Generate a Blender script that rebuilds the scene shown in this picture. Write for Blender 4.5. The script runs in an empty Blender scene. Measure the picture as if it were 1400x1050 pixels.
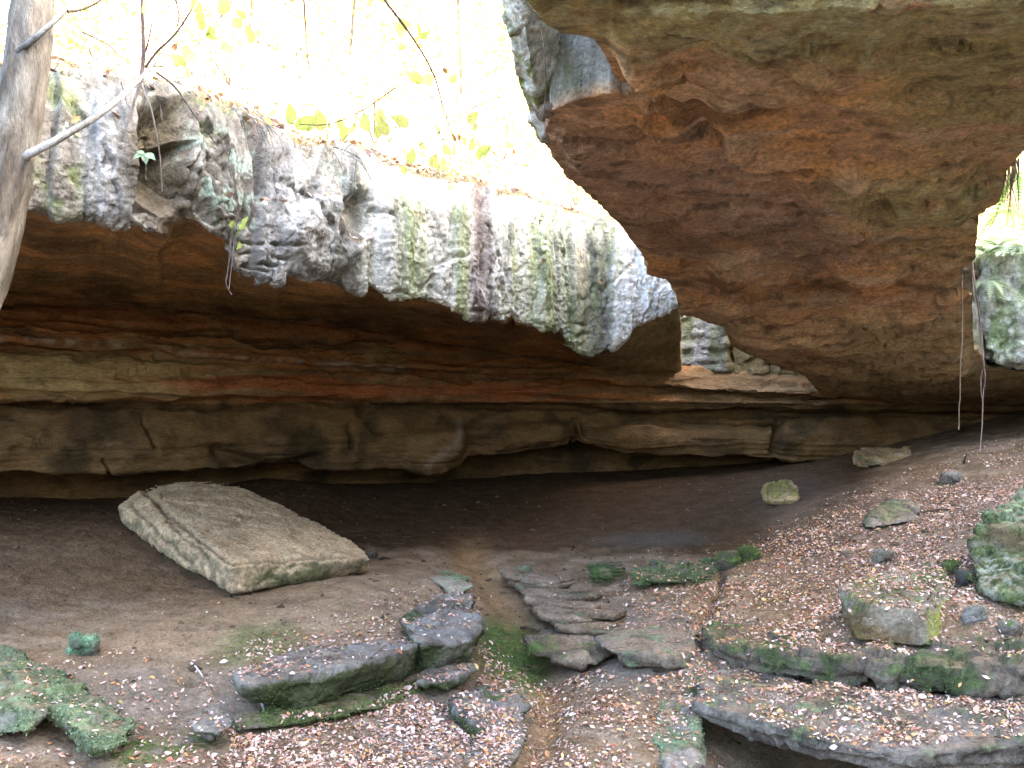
import bpy, bmesh, math, random
import numpy as np
from mathutils import Vector, Matrix
from mathutils.bvhtree import BVHTree

rng = np.random.default_rng(7)
random.seed(7)
SC = bpy.context.scene
COL = SC.collection
F, CX, HY = 1400.0, 700.0, 560.0

# ------------------------------------------------------------------ camera
cam_d = bpy.data.cameras.new('camera'); cam = bpy.data.objects.new('camera', cam_d); COL.objects.link(cam)
cam_d.sensor_width = 36; cam_d.lens = 36.0 * F / 1400.0
cam.rotation_euler = (math.radians(90), 0, 0)
cam_d.shift_y = 35.0 / 1400.0
cam_d.clip_start = 0.1; cam_d.clip_end = 600
SC.camera = cam

# ------------------------------------------------------------------ light
SUN_EL, SUN_AZ = math.radians(31), math.radians(95)      # azimuth from +Y (view direction) clockwise
world = bpy.data.worlds.new('World'); SC.world = world; world.use_nodes = True
wn = world.node_tree.nodes; wl = world.node_tree.links
sky = wn.new('ShaderNodeTexSky'); sky.sky_type = 'NISHITA'; sky.sun_disc = False
sky.sun_elevation = SUN_EL; sky.sun_rotation = SUN_AZ; sky.air_density = 1.0; sky.dust_density = 7.0; sky.ozone_density = 0.4
wl.new(sky.outputs[0], wn['Background'].inputs[0]); wn['Background'].inputs[1].default_value = 0.15
sun_d = bpy.data.lights.new('sun', 'SUN'); sun_d.energy = 4.0; sun_d.angle = math.radians(0.6); sun_d.color = (1, 0.94, 0.84)
sun = bpy.data.objects.new('sun', sun_d); COL.objects.link(sun)
sd = Vector((math.sin(SUN_AZ) * math.cos(SUN_EL), math.cos(SUN_AZ) * math.cos(SUN_EL), math.sin(SUN_EL)))
sun.rotation_euler = sd.to_track_quat('Z', 'Y').to_euler()
SC.view_settings.view_transform = 'Standard'; SC.view_settings.look = 'None'
SC.view_settings.gamma = 1; SC.view_settings.use_curve_mapping = False
SC.view_settings.exposure = 4.25
SC.render.engine = 'CYCLES'
SC.cycles.max_bounces = 8; SC.cycles.diffuse_bounces = 6; SC.cycles.glossy_bounces = 2; SC.cycles.transmission_bounces = 3
SC.cycles.use_denoising = True
SC.cycles.sample_clamp_indirect = 8

# ------------------------------------------------------------------ numpy helpers
def px(x, y, Y):
    return np.stack([(np.asarray(x, float) - CX) / F * Y, np.asarray(Y, float) * np.ones_like(np.asarray(x, float)), (HY - np.asarray(y, float)) / F * Y], -1)
def P(x, y, Y): return ((x - CX) / F * Y, Y, (HY - y) / F * Y)
def proj(p):
    return CX + F * p[..., 0] / p[..., 1], HY - F * p[..., 2] / p[..., 1]

_perm = rng.permutation(512).astype(np.int64)
_grad = rng.normal(size=(512, 3)); _grad /= np.linalg.norm(_grad, axis=1)[:, None]
_rnd = rng.random(512)
def _h(i, j, k): return _perm[(_perm[(_perm[i & 511] + j) & 511] + k) & 511]
def perlin(p):
    p = np.asarray(p, float); i = np.floor(p).astype(np.int64); f = p - i
    u = f * f * f * (f * (f * 6 - 15) + 10); r = 0
    for a in (0, 1):
        wa = u[..., 0] if a else 1 - u[..., 0]
        for b in (0, 1):
            wb = u[..., 1] if b else 1 - u[..., 1]
            for c in (0, 1):
                wc = u[..., 2] if c else 1 - u[..., 2]
                g = _grad[_h(i[..., 0] + a, i[..., 1] + b, i[..., 2] + c)]
                d = (f[..., 0] - a) * g[..., 0] + (f[..., 1] - b) * g[..., 1] + (f[..., 2] - c) * g[..., 2]
                r = r + wa * wb * wc * d
    return r * 1.5
def fbm(p, s=1.0, o=4, g=0.5, st=(1, 1, 1), off=0.0):
    p = np.asarray(p, float) * np.array(st) * s + off; r = 0; a = 1.0; t = 0
    for k in range(o):
        r = r + a * perlin(p * 2.03 ** k + 17.3 * k); t += a; a *= g
    return r / t * 1.3
def ridged(p, s=1.0, o=3, st=(1, 1, 1), off=0.0):
    p = np.asarray(p, float) * np.array(st) * s + off; r = 0; a = 1.0; t = 0
    for k in range(o):
        r = r + a * (1 - np.abs(perlin(p * 2.03 ** k + 11.7 * k)) * 2); t += a; a *= 0.5
    return r / t
def worley(p, s=1.0, st=(1, 1, 1), off=0.0):
    # value of the nearest cell and distance to its border
    p = np.asarray(p, float) * np.array(st) * s + off; sh = p.shape[:-1]; p = p.reshape(-1, 3); i0 = np.floor(p).astype(np.int64)
    f1 = np.full(len(p), 9.0); f2 = np.full(len(p), 9.0); val = np.zeros(len(p)); tl = np.zeros((len(p), 3))
    for a in (-1, 0, 1):
        for b in (-1, 0, 1):
            for c in (-1, 0, 1):
                h = _h(i0[:, 0] + a, i0[:, 1] + b, i0[:, 2] + c)
                dx = i0[:, 0] + a + _rnd[h] - p[:, 0]; dy = i0[:, 1] + b + _rnd[(h + 101) & 511] - p[:, 1]; dz = i0[:, 2] + c + _rnd[(h + 227) & 511] - p[:, 2]
                d = dx * dx + dy * dy + dz * dz; m = d < f1
                f2 = np.where(m, f1, np.minimum(f2, d)); f1 = np.where(m, d, f1); val = np.where(m, _rnd[(h + 57) & 511] + (_grad[h, 0] * dx + _grad[h, 1] * dy + _grad[h, 2] * dz) * .9, val)
    return (val - .5).reshape(sh), (np.sqrt(f2) - np.sqrt(f1)).reshape(sh)
def sst(a, b, x):
    t = np.clip((x - a) / (b - a), 0, 1); return t * t * (3 - 2 * t)
def strata(p, h=0.25, warp=0.25, off=0, edge=0.75):
    u = (p[..., 2] + warp * fbm(p, 0.25, 2, off=off)) / h + off * 7.1
    i = np.floor(u).astype(np.int64); f = u - i
    blk = fbm(np.stack([p[..., 0] * .35, p[..., 1] * .35, i * 3.7], -1), 1.0, 2)
    r0 = _rnd[_perm[i & 511]]; r1 = _rnd[_perm[(i + 1) & 511]]
    t = sst(edge, 1, f)
    return (r0 * (1 - t) + r1 * t) - 0.5 + 0.5 * blk
def gsm(a, sg, axis):
    if sg <= 0: return a
    r = int(3 * sg + 1); k = np.exp(-0.5 * (np.arange(-r, r + 1) / sg) ** 2); k /= k.sum()
    pad = [(0, 0)] * a.ndim; pad[axis] = (r, r); ap = np.pad(a, pad, mode='edge'); out = 0
    for q, w in enumerate(k):
        sl = [slice(None)] * a.ndim; sl[axis] = slice(q, q + a.shape[axis]); out = out + w * ap[tuple(sl)]
    return out
def mix(a, b, t):
    return a + (b - a) * t[..., None]
def lin(r, g, b):
    f = lambda c: c / 12.92 if c <= .04045 else ((c + .055) / 1.055) ** 2.4
    return np.array([f(r / 255), f(g / 255), f(b / 255)])
def blob(X, Y, cx, cy, rx, ry, rot=0, soft=0.5):
    c, s = math.cos(math.radians(rot)), math.sin(math.radians(rot))
    dx, dy = X - cx, Y - cy
    d = np.sqrt(((dx * c + dy * s) / rx) ** 2 + ((-dx * s + dy * c) / ry) ** 2)
    return 1 - sst(1 - soft, 1 + soft, d)
def seg_dist(X, Y, poly):
    d = np.full(X.shape, 1e9)
    for (x0, y0), (x1, y1) in zip(poly[:-1], poly[1:]):
        vx, vy = x1 - x0, y1 - y0; t = np.clip(((X - x0) * vx + (Y - y0) * vy) / (vx * vx + vy * vy + 1e-9), 0, 1)
        d = np.minimum(d, np.hypot(X - x0 - t * vx, Y - y0 - t * vy))
    return d
def inpoly(X, Y, poly):
    r = np.zeros(X.shape, bool); n = len(poly)
    for k in range(n):
        x0, y0 = poly[k]; x1, y1 = poly[(k + 1) % n]
        if y0 == y1: continue
        r ^= ((y0 > Y) != (y1 > Y)) & (X < (x1 - x0) * (Y - y0) / (y1 - y0) + x0)
    return r
def grid_normals(V):
    du = np.gradient(V, axis=1); dv = np.gradient(V, axis=0); n = np.cross(du, dv)
    return n / (np.linalg.norm(n, axis=-1)[..., None] + 1e-12)

# ------------------------------------------------------------------ materials
def rock_mat(name, fine=22.0, bump=0.5, contrast=0.35, st=(1, 1, 1), rough=0.9, coarse=2.5, dist=0.04, spec=0.12):
    m = bpy.data.materials.new(name); m.use_nodes = True; n = m.node_tree.nodes; l = m.node_tree.links
    b = n['Principled BSDF']; at = n.new('ShaderNodeAttribute'); at.attribute_name = 'pigment'
    geo = n.new('ShaderNodeNewGeometry'); vm = n.new('ShaderNodeVectorMath'); vm.operation = 'MULTIPLY'; vm.inputs[1].default_value = st
    l.new(geo.outputs['Position'], vm.inputs[0])
    def noise(s, d, r=0.6):
        t = n.new('ShaderNodeTexNoise'); t.inputs['Scale'].default_value = s; t.inputs['Detail'].default_value = d; t.inputs['Roughness'].default_value = r
        l.new(vm.outputs[0], t.inputs['Vector']); return t.outputs['Fac']
    def mr(v, a, c, lo=0.3, hi=0.7):
        t = n.new('ShaderNodeMapRange'); t.inputs[1].default_value = lo; t.inputs[2].default_value = hi; t.inputs[3].default_value = a; t.inputs[4].default_value = c; l.new(v, t.inputs[0]); return t.outputs[0]
    def math_(op, a, c):
        t = n.new('ShaderNodeMath'); t.operation = op
        for q, v in enumerate((a, c)):
            if isinstance(v, (int, float)): t.inputs[q].default_value = v
            else: l.new(v, t.inputs[q])
        return t.outputs[0]
    n1, n2, n3 = noise(coarse, 6), noise(fine, 5, 0.65), noise(fine * 4.3, 3)
    v = math_('MULTIPLY', mr(n1, 1 - contrast * .7, 1 + contrast * .7), mr(n2, 1 - contrast, 1 + contrast))
    v = math_('MULTIPLY', v, mr(n3, 1 - contrast * .5, 1 + contrast * .5))
    cm = n.new('ShaderNodeVectorMath'); cm.operation = 'SCALE'; l.new(at.outputs['Color'], cm.inputs[0]); l.new(v, cm.inputs['Scale'])
    l.new(cm.outputs[0], b.inputs['Base Color'])
    l.new(math_('SUBTRACT', rough, math_('MULTIPLY', at.outputs['Alpha'], rough - 0.28)), b.inputs['Roughness'])
    l.new(math_('ADD', math_('MULTIPLY', at.outputs['Alpha'], .45), spec), b.inputs['Specular IOR Level'])
    h = math_('ADD', math_('MULTIPLY', n1, 1.0), math_('ADD', math_('MULTIPLY', n2, 0.45), math_('MULTIPLY', n3, 0.16)))
    bp = n.new('ShaderNodeBump'); bp.inputs['Strength'].default_value = bump; bp.inputs['Distance'].default_value = dist * 4
    l.new(h, bp.inputs['Height']); l.new(bp.outputs[0], b.inputs['Normal'])
    return m
M_CLIFF = rock_mat('weathered_sandstone', 14, 0.8, 0.45)
M_STRATA = rock_mat('bedded_sandstone', 9, 0.6, 0.32, (1, 1, 3.0), coarse=1.6)
M_ROOF = rock_mat('iron_stained_sandstone', 20, 0.9, 0.42, (0.75, 1.15, 1), coarse=4)
M_BOULDER = rock_mat('boulder_stone', 18, 0.8, 0.42)
M_SOIL = rock_mat('sandy_soil', 24, 0.8, 0.4, dist=0.025, rough=0.97, spec=0.04)
def leaf_mat(name, trans=0.0, rough=0.6, spec=0.3):
    m = bpy.data.materials.new(name); m.use_nodes = True; n = m.node_tree.nodes; l = m.node_tree.links
    b = n['Principled BSDF']; at = n.new('ShaderNodeAttribute'); at.attribute_name = 'pigment'
    geo = n.new('ShaderNodeNewGeometry'); t = n.new('ShaderNodeTexNoise'); t.inputs['Scale'].default_value = 60; t.inputs['Detail'].default_value = 2
    l.new(geo.outputs['Position'], t.inputs['Vector'])
    mrn = n.new('ShaderNodeMapRange'); mrn.inputs[1].default_value = .3; mrn.inputs[2].default_value = .7; mrn.inputs[3].default_value = .8; mrn.inputs[4].default_value = 1.15; l.new(t.outputs['Fac'], mrn.inputs[0])
    cm = n.new('ShaderNodeVectorMath'); cm.operation = 'SCALE'; l.new(at.outputs['Color'], cm.inputs[0]); l.new(mrn.outputs[0], cm.inputs['Scale'])
    l.new(cm.outputs[0], b.inputs['Base Color']); b.inputs['Roughness'].default_value = rough; b.inputs['Specular IOR Level'].default_value = spec
    if trans:
        tr = n.new('ShaderNodeBsdfTranslucent'); l.new(cm.outputs[0], tr.inputs['Color']); mx = n.new('ShaderNodeMixShader'); mx.inputs[0].default_value = trans
        l.new(b.outputs[0], mx.inputs[1]); l.new(tr.outputs[0], mx.inputs[2]); l.new(mx.outputs[0], n['Material Output'].inputs['Surface'])
    return m
M_LITTER = leaf_mat('fallen_leaves', 0.0, 0.5, 0.4)
M_LEAF = leaf_mat('live_leaves', 0.45, 0.5)
M_BARK = rock_mat('bark', 30, 0.7, 0.4, (1, 1, 0.25), dist=0.02)

# ------------------------------------------------------------------ mesh helpers
def to_mesh(name, V, Fc, mat, color=None, alpha=None, smooth=True, parent=None):
    V = np.asarray(V, float).reshape(-1, 3); me = bpy.data.meshes.new(name)
    if isinstance(Fc, np.ndarray):
        k = Fc.shape[1]; nf = len(Fc)
        me.vertices.add(len(V)); me.vertices.foreach_set('co', V.astype(np.float32).ravel())
        me.loops.add(nf * k); me.loops.foreach_set('vertex_index', Fc.astype(np.int32).ravel())
        me.polygons.add(nf); me.polygons.foreach_set('loop_start', (np.arange(nf) * k).astype(np.int32))
        me.polygons.foreach_set('loop_total', np.full(nf, k, np.int32))
        me.update(calc_edges=True); me.validate()
    else:
        me.from_pydata(V.tolist(), [], Fc)
    if color is not None: set_col(me, color, alpha)
    if smooth: me.polygons.foreach_set('use_smooth', np.ones(len(me.polygons), bool))
    me.materials.append(mat)
    o = bpy.data.objects.new(name, me); COL.objects.link(o)
    if parent: o.parent = parent
    return o
def set_col(me, color, alpha=None):
    n = len(me.vertices); c = np.ones((n, 4), np.float32); c[:, :3] = np.clip(np.asarray(color).reshape(-1, 3), 0.004, 0.9)
    c[:, 3] = 0 if alpha is None else np.clip(np.asarray(alpha).reshape(-1), 0, 1)
    a = me.attributes.get('pigment') or me.attributes.new('pigment', 'FLOAT_COLOR', 'POINT')
    a.data.foreach_set('color', c.ravel())
def grid_faces(ny, nx, flip=False):
    i = np.arange(ny * nx).reshape(ny, nx)
    f = np.stack([i[:-1, :-1], i[:-1, 1:], i[1:, 1:], i[1:, :-1]], -1).reshape(-1, 4)
    return f[:, ::-1] if flip else f
def tag(o, label=None, cat=None, group=None, kind=None):
    if label: o['label'] = label
    if cat: o['category'] = cat
    if group: o['group'] = group
    if kind: o['kind'] = kind
    return o
def empty(name, loc):
    o = bpy.data.objects.new(name, None); COL.objects.link(o); o.location = loc; o.empty_display_size = .2; return o
def loft(stations, rows, nx, ny, sx=1.0, sy=0.0):
    """stations: px positions; rows[r] = list of (py, Y) per station -> grid V, PX, PY"""
    st = np.array(stations, float); A = np.array(rows, float)
    q = np.linspace(0, len(st) - 1, nx) if nx < 0 else None
    return st, A

# ------------------------------------------------------------------ the shelter's rim and roof (left)
def interp_rows(rows, dens):
    """rows (R, nx, 3) -> densified along axis 0 with dens[k] segments between row k and k+1"""
    out = []
    for k in range(len(rows) - 1):
        for q in range(dens[k]): out.append(rows[k] + (rows[k + 1] - rows[k]) * (q / dens[k]))
    out.append(rows[-1]); return np.array(out)

XS = np.concatenate([np.linspace(-420, -20, 120, endpoint=False), np.linspace(-20, 925, 860)])
def cv(x, pts):
    p = np.array(pts, float); return np.interp(x, p[:, 0], p[:, 1])
F_Y = [(-420, 9.2), (-150, 10.2), (0, 11), (100, 11.6), (215, 12.5), (320, 14), (400, 15.3), (500, 16.8), (630, 19), (750, 22), (800, 23.4), (860, 24), (925, 24.5)]
TOP = [(-420, 20), (-150, 60), (0, 92), (60, 85), (90, 92), (150, 112), (185, 118), (240, 122), (330, 148), (400, 196), (480, 198), (520, 220), (560, 236), (650, 250), (750, 280), (840, 305), (870, 312), (900, 340), (925, 375)]
LIP = [(-420, 240), (-150, 268), (20, 280), (60, 292), (100, 296), (130, 290), (150, 298), (170, 296), (200, 318), (216, 320), (222, 300), (245, 294), (290, 316), (312, 335), (320, 372), (345, 378), (378, 388), (385, 372), (395, 374), (440, 386), (490, 396), (505, 392), (520, 402), (560, 408), (600, 414), (630, 426), (650, 432), (660, 430), (690, 440), (702, 430), (706, 442), (740, 450), (755, 446), (765, 452), (775, 466), (790, 484), (808, 487), (830, 472), (850, 458), (880, 440), (925, 418)]
CON = [(-420, 395), (0, 400), (200, 415), (400, 440), (600, 470), (700, 488), (800, 506), (860, 512), (925, 512)]
WALL_Y = [(-420, 17), (-200, 18.6), (0, 20.5), (300, 23), (500, 25.5), (700, 27.5), (900, 29), (1050, 29.6), (1130, 30), (1250, 31), (1600, 33)]
def build_rim():
    x = XS; fy = cv(x, F_Y); top = cv(x, TOP); lip = cv(x, LIP); con = cv(x, CON); wy = cv(x, WALL_Y)
    top = top + 5 * fbm(np.stack([x * .03, x * 0, x * 0], -1), 1, 3); lip = lip + 3.0 * fbm(np.stack([x * .08, x * 0 + 5, x * 0], -1), 1, 3)
    def row(py, Y, dz=0): p = px(x, py, Y); p[..., 2] += dz; return p
    ty = fy + 0.55
    rows = [row(top, ty, .9) + np.array([-.6, 3.2, 0]), row(top, ty, .22) + np.array([0, .9, 0]), row(top, ty), row(top + .25 * (lip - top), fy + .22), row(top + .6 * (lip - top), fy), row(lip - 6, fy), row(lip, fy + .06),
            row(lip, fy, .03) + np.array([0, .5, 0])]
    buttress = sst(800, 870, x)
    mid_z = np.where(True, 0, 0)
    lipz = rows[6][:, 2]; conz = px(x, con, wy)[:, 2]
    a = row(lip, fy); b = px(x, con, wy + .6)
    for t, dz in ((.3, .18), (.65, .2)):
        q = a + (b - a) * t; q[:, 2] += dz * (1 - buttress) * 1.2; rows.append(q)
    rows.append(b); rows.append(b + np.array([0, 3.0, .2]))
    R = np.array(rows)
    # the buttress end: columns that turn back
    ex = []
    for dx, dy in ((.12, .25), (.15, .9), (.1, 2.2), (0, 3.5), (-.3, 6)):
        c = R[:, -1, :].copy(); c[:, 1] += dy; s = c[:, 1] / R[:, -1, 1]; c[:, 0] = R[:, -1, 0] * s + dx; c[:, 2] = R[:, -1, 2] * (1 + (s - 1) * .2); ex.append(c)
    exd = []
    prev = R[:, -1, :]
    for c in ex:
        for q in range(1, 9): exd.append(prev + (c - prev) * q / 8)
        prev = c
    R = np.concatenate([R, np.array(exd).transpose(1, 0, 2)], 1)
    V = interp_rows(R, [12, 8, 6, 26, 34, 34, 3, 6, 30, 40, 34][:len(R) - 1] if len(R) == 12 else [10] * (len(R) - 1))
    V = gsm(V, 1.2, 0); V = gsm(V, 1.0, 1)
    N = grid_normals(V); 
    X, Y = proj(V)
    dens = [12, 8, 6, 26, 34, 34, 3, 6, 30, 40, 34]
    rowid = np.concatenate([np.full(d, k) for k, d in enumerate(dens)] + [[10]])
    face = sst(1.2, 2.2, rowid)[:, None] * (1 - sst(5.6, 6.4, rowid))[:, None] * np.ones_like(X)
    under = sst(5.8, 6.6, rowid)[:, None] * np.ones_like(X)
    # orientation: make N point to the camera side on the face
    if N[60, 400, 1] > 0: N = -N
    d = 0.055 * fbm(V, .7, 5) + .06 * strata(V, .42, .7, 1) * (1 - .85 * face) + 0.015 * ridged(V, 1.6, 4, (1, 1, .6))
    d += face * 0.07 * fbm(V, 1.3, 3, st=(1, 1, .12), off=9)               # vertical flutes
    d += face * .012 * strata(V, .13, .5, 3) + face * .03 * ridged(V, 2.6, 4, (1, 1, .5), off=12) + face * .12 * strata(np.stack([V[..., 0] * 0, V[..., 0], V[..., 1] + 1.2 * V[..., 0]], -1), .55, .5, 2, .8)
    wv, we = worley(V + .25 * fbm(V, 1.5, 3)[..., None], 1.0, (1, 1, .45)); d += face * (.07 * wv - .04 * (1 - sst(0, .05, we)))
    wv, we = worley(V + .12 * fbm(V, 3, 3)[..., None], 3.2, (1, 1, 1.6), 5); d += .014 * wv + face * .035 * ridged(V, 5, 3, (1, 1, 1.8), off=61) + .02 * fbm(V, 7, 3)
    jx_ = X + 7 * fbm(V, 1.1, 3, off=44) + .06 * (Y - 300); joints = np.array([20, 66, 112, 172, 252, 305, 352, 396, 432, 470, 506, 548, 584, 622, 645, 668, 704, 742, 768, 800, 836, 872]); pi_ = np.searchsorted(joints, jx_)
    jd = np.min(np.abs(jx_[..., None] - joints), -1); po = _rnd[(pi_ * 37 + 5) & 511] - .5; d += face * (.20 * gsm(po, 1.0, 1) - .09 * np.exp(-(jd / 1.8) ** 2) * sst(-.25, .2, fbm(V, 1.4, 2, off=45)))
    # features of the face
    wq = 7 * fbm(V, 2.2, 3, off=77)
    bx_ = lambda x0, x1, y0, y1, s1=7, s2=6: sst(x0 - s1, x0 + s1, X + wq) * (1 - sst(x1 - s1, x1 + s1, X + wq)) * sst(y0 - s2, y0 + s2, Y + wq) * (1 - sst(y1 - s2, y1 + s2, Y + wq))
    d -= face * .62 * bx_(180, 246, 196, 292, 6, 3) + face * .34 * bx_(178, 240, 152, 194, 9, 5) - face * .12 * bx_(182, 250, 118, 150)
    d -= face * .3 * bx_(246, 300, 250, 300, 14, 12) * sst(0, 30, Y - 250 - (X - 246) * .8)
    d += face * .22 * blob(X, Y, 285, 225, 42, 95, -18, .5)
    d -= face * .4 * np.exp(-(seg_dist(X, Y, [(338, 165), (348, 190), (356, 225), (357, 272)]) / 5) ** 2)
    d -= face * .35 * blob(X, Y, 482, 300, 20, 35, 20, .4)
    d += face * .2 * blob(X, Y, 435, 325, 48, 56, 0, .2)
    d -= face * .2 * blob(X, Y, 655, 320, 13, 70, 0, .4)
    d += face * .12 * blob(X, Y, 540, 320, 22, 90, 0, .4)
    for (yy, x0, x1) in ((345, 322, 390), (358, 322, 385), (368, 325, 380), (330, 330, 400), (395, 510, 560), (420, 600, 700), (432, 640, 750), (440, 760, 800), (455, 770, 810), (470, 780, 810)):
        m = sst(x0 - 8, x0 + 4, X) * (1 - sst(x1 - 4, x1 + 8, X)); d -= face * .11 * m * sst(-.3, .2, fbm(V, 2, 3, off=yy)) * np.exp(-((Y - yy - .12 * (X - x0) - 9 * fbm(V, 1.6, 3, off=yy * .1)) / 2.0) ** 2)
    V = V + N * d[..., None]
    X, Y = proj(V)
    # ---- pigment
    n0, n1, n2 = fbm(V, .8, 4), fbm(V, 2.2, 4, off=3), fbm(V, 6, 4, off=8)
    stk = fbm(V, 1.6, 4, st=(1, 1, .1), off=5); stk2 = fbm(V, 4.5, 4, st=(1, 1, .12), off=15)
    c = np.ones(X.shape + (3,)) * np.array([.17, .155, .13]); c = mix(c, np.array([.46, .44, .385]), sst(-.25, .35, n1 + .4 * stk))
    c = mix(c, np.array([.10, .085, .07]), sst(.12, .45, stk2 + .3 * n2) * .8)
    east = sst(470, 560, X)
    c = mix(c, np.array([.86, .84, .79]), east * sst(-.55, .0, n1 + .5 * stk2 + .15)); c = mix(c, np.array([.20, .19, .17]), face * east * sst(.2, .34, fbm(V, 5, 4, st=(1, 1, .6), off=33)) * .7)  # right-hand face painted paler, its strong light put into the colour
    c = mix(c, np.array([.36, .42, .16]), face * east * sst(-.02, .3, stk + .25 * n2) * .75)
    # streaks that run down the face
    for cxp, w, colr, am in ((352, 14, (.10, .09, .085), .8), (395, 9, (.13, .11, .10), .6), (485, 9, (.12, .115, .10), .7), (512, 8, (.80, .79, .75), .8), (545, 8, (.30, .28, .22), .5), (625, 8, (.36, .40, .2), .6), (668, 6, (.10, .09, .09), .7), (700, 7, (.2, .19, .17), .5), (758, 8, (.17, .15, .13), .6), (828, 8, (.15, .16, .13), .7), (655, 13, (.11, .065, .055), .95), (563, 22, (.30, .38, .14), .7), (718, 9, (.72, .71, .67), .9), (735, 22, (.28, .36, .13), .5), (775, 18, (.14, .22, .12), .65), (812, 22, (.13, .125, .115), .75), (795, 12, (.40, .34, .25), .4), (530, 18, (.62, .60, .55), .6), (600, 22, (.42, .40, .33), .5), (690, 14, (.38, .38, .33), .5)):
        m = np.exp(-(((X - cxp - 6 * n1 - .02 * (Y - 330)) / w) ** 2)) * sst(-.55, .1, stk2 + n2 * .3 + .25) * face * am
        c = mix(c, np.array(colr), m)
    wl_ = sst(842, 858, X + 10 * n2 + (Y - 350) * .12) * (1 - sst(-12, 14, Y - 8 * n2 - np.interp(X, [800, 850, 880, 925], [490, 462, 452, 432])))
    c = mix(c, np.array([.85, .86, .86]), wl_ * sst(-.6, .1, n2 + .35 + .3 * (890 - X) / 40))  # shadow edge of the buttress painted in: white where lit, brown below
    # left end: moss, blue grey wet streak, brown alcove
    moss = face * sst(-.2, .25, n1 + .3 * stk) * (blob(X, Y, 75, 210, 55, 110, 0, .4) + blob(X, Y, -80, 180, 120, 150, 0, .4) + .8 * blob(X, Y, 255, 150, 50, 32, 0, .5) + .6 * blob(X, Y, 300, 160, 30, 40, 0, .5) + .8 * blob(X, Y, 468, 375, 18, 25, 0, .5)).clip(0, 1)
    c = mix(c, np.array([.085, .115, .025]), moss * .9); c = mix(c, np.array([.15, .19, .05]), moss * sst(0, .4, n2) * .8)
    wet = face * (blob(X, Y, 145, 215, 34, 95, 0, .4) + blob(X, Y, 378, 300, 28, 110, 8, .5) * .8).clip(0, 1) * sst(-.5, .1, stk2 + .2)
    c = mix(c, np.array([.18, .185, .19]), wet * .8); c = mix(c, np.array([.46, .47, .48]), wet * sst(.15, .35, n2 + .4 * stk2) * .9)
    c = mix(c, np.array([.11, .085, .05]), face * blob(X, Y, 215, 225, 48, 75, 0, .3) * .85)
    lich = face * sst(.16, .3, fbm(V, 3.4, 4, off=21)) * (blob(X, Y, 300, 260, 60, 90, 0, .4) + blob(X, Y, 100, 160, 30, 25, 0, .4) + .5 * blob(X, Y, 480, 230, 60, 60, 0, .4)).clip(0, 1)
    c = mix(c, np.array([.42, .52, .44]), lich * .85)
    c = mix(c, np.array([.62, .60, .57]), face * blob(X, Y, 420, 300, 40, 75, 0, .5) * sst(-.2, .3, n2 + n1) * .7)
    # roof of the shelter: brown and orange, with black bands painted in for deep shade
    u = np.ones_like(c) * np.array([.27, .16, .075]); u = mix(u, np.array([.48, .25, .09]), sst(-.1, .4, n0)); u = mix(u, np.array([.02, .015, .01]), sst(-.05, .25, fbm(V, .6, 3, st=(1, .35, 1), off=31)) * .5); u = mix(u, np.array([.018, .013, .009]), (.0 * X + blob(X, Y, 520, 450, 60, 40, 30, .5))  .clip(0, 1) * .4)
    u = mix(u, np.array([.30, .22, .12]), sst(.1, .4, n1) * .4)
    u = mix(u, np.array([.42, .31, .17]), buttr(X) * .9 * sst(-.7, .0, n1 + .3)); u = mix(u, np.array([.16, .15, .07]), buttr(X) * sst(.0, .3, n0 + .4 * stk) * .6)
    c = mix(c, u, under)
    topz = (1 - sst(1.0, 2.0, rowid))[:, None] * np.ones_like(X)
    c = mix(c, np.array([.20, .15, .09]), topz)
    c = mix(c, np.array([.13, .14, .155]), face * np.exp(-(jd / 5) ** 2) * sst(-.1, .25, stk) * (1 - east) * .7)
    al = (.9 * wet + .25 * face + .5 * face * np.exp(-(((X - 655) / 14) ** 2))).clip(0, 1)
    f = grid_faces(*X.shape, flip=True)
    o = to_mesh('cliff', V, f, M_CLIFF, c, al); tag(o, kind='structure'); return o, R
def buttr(X): return sst(790, 850, X)
rim, RIM_R = build_rim()

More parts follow.
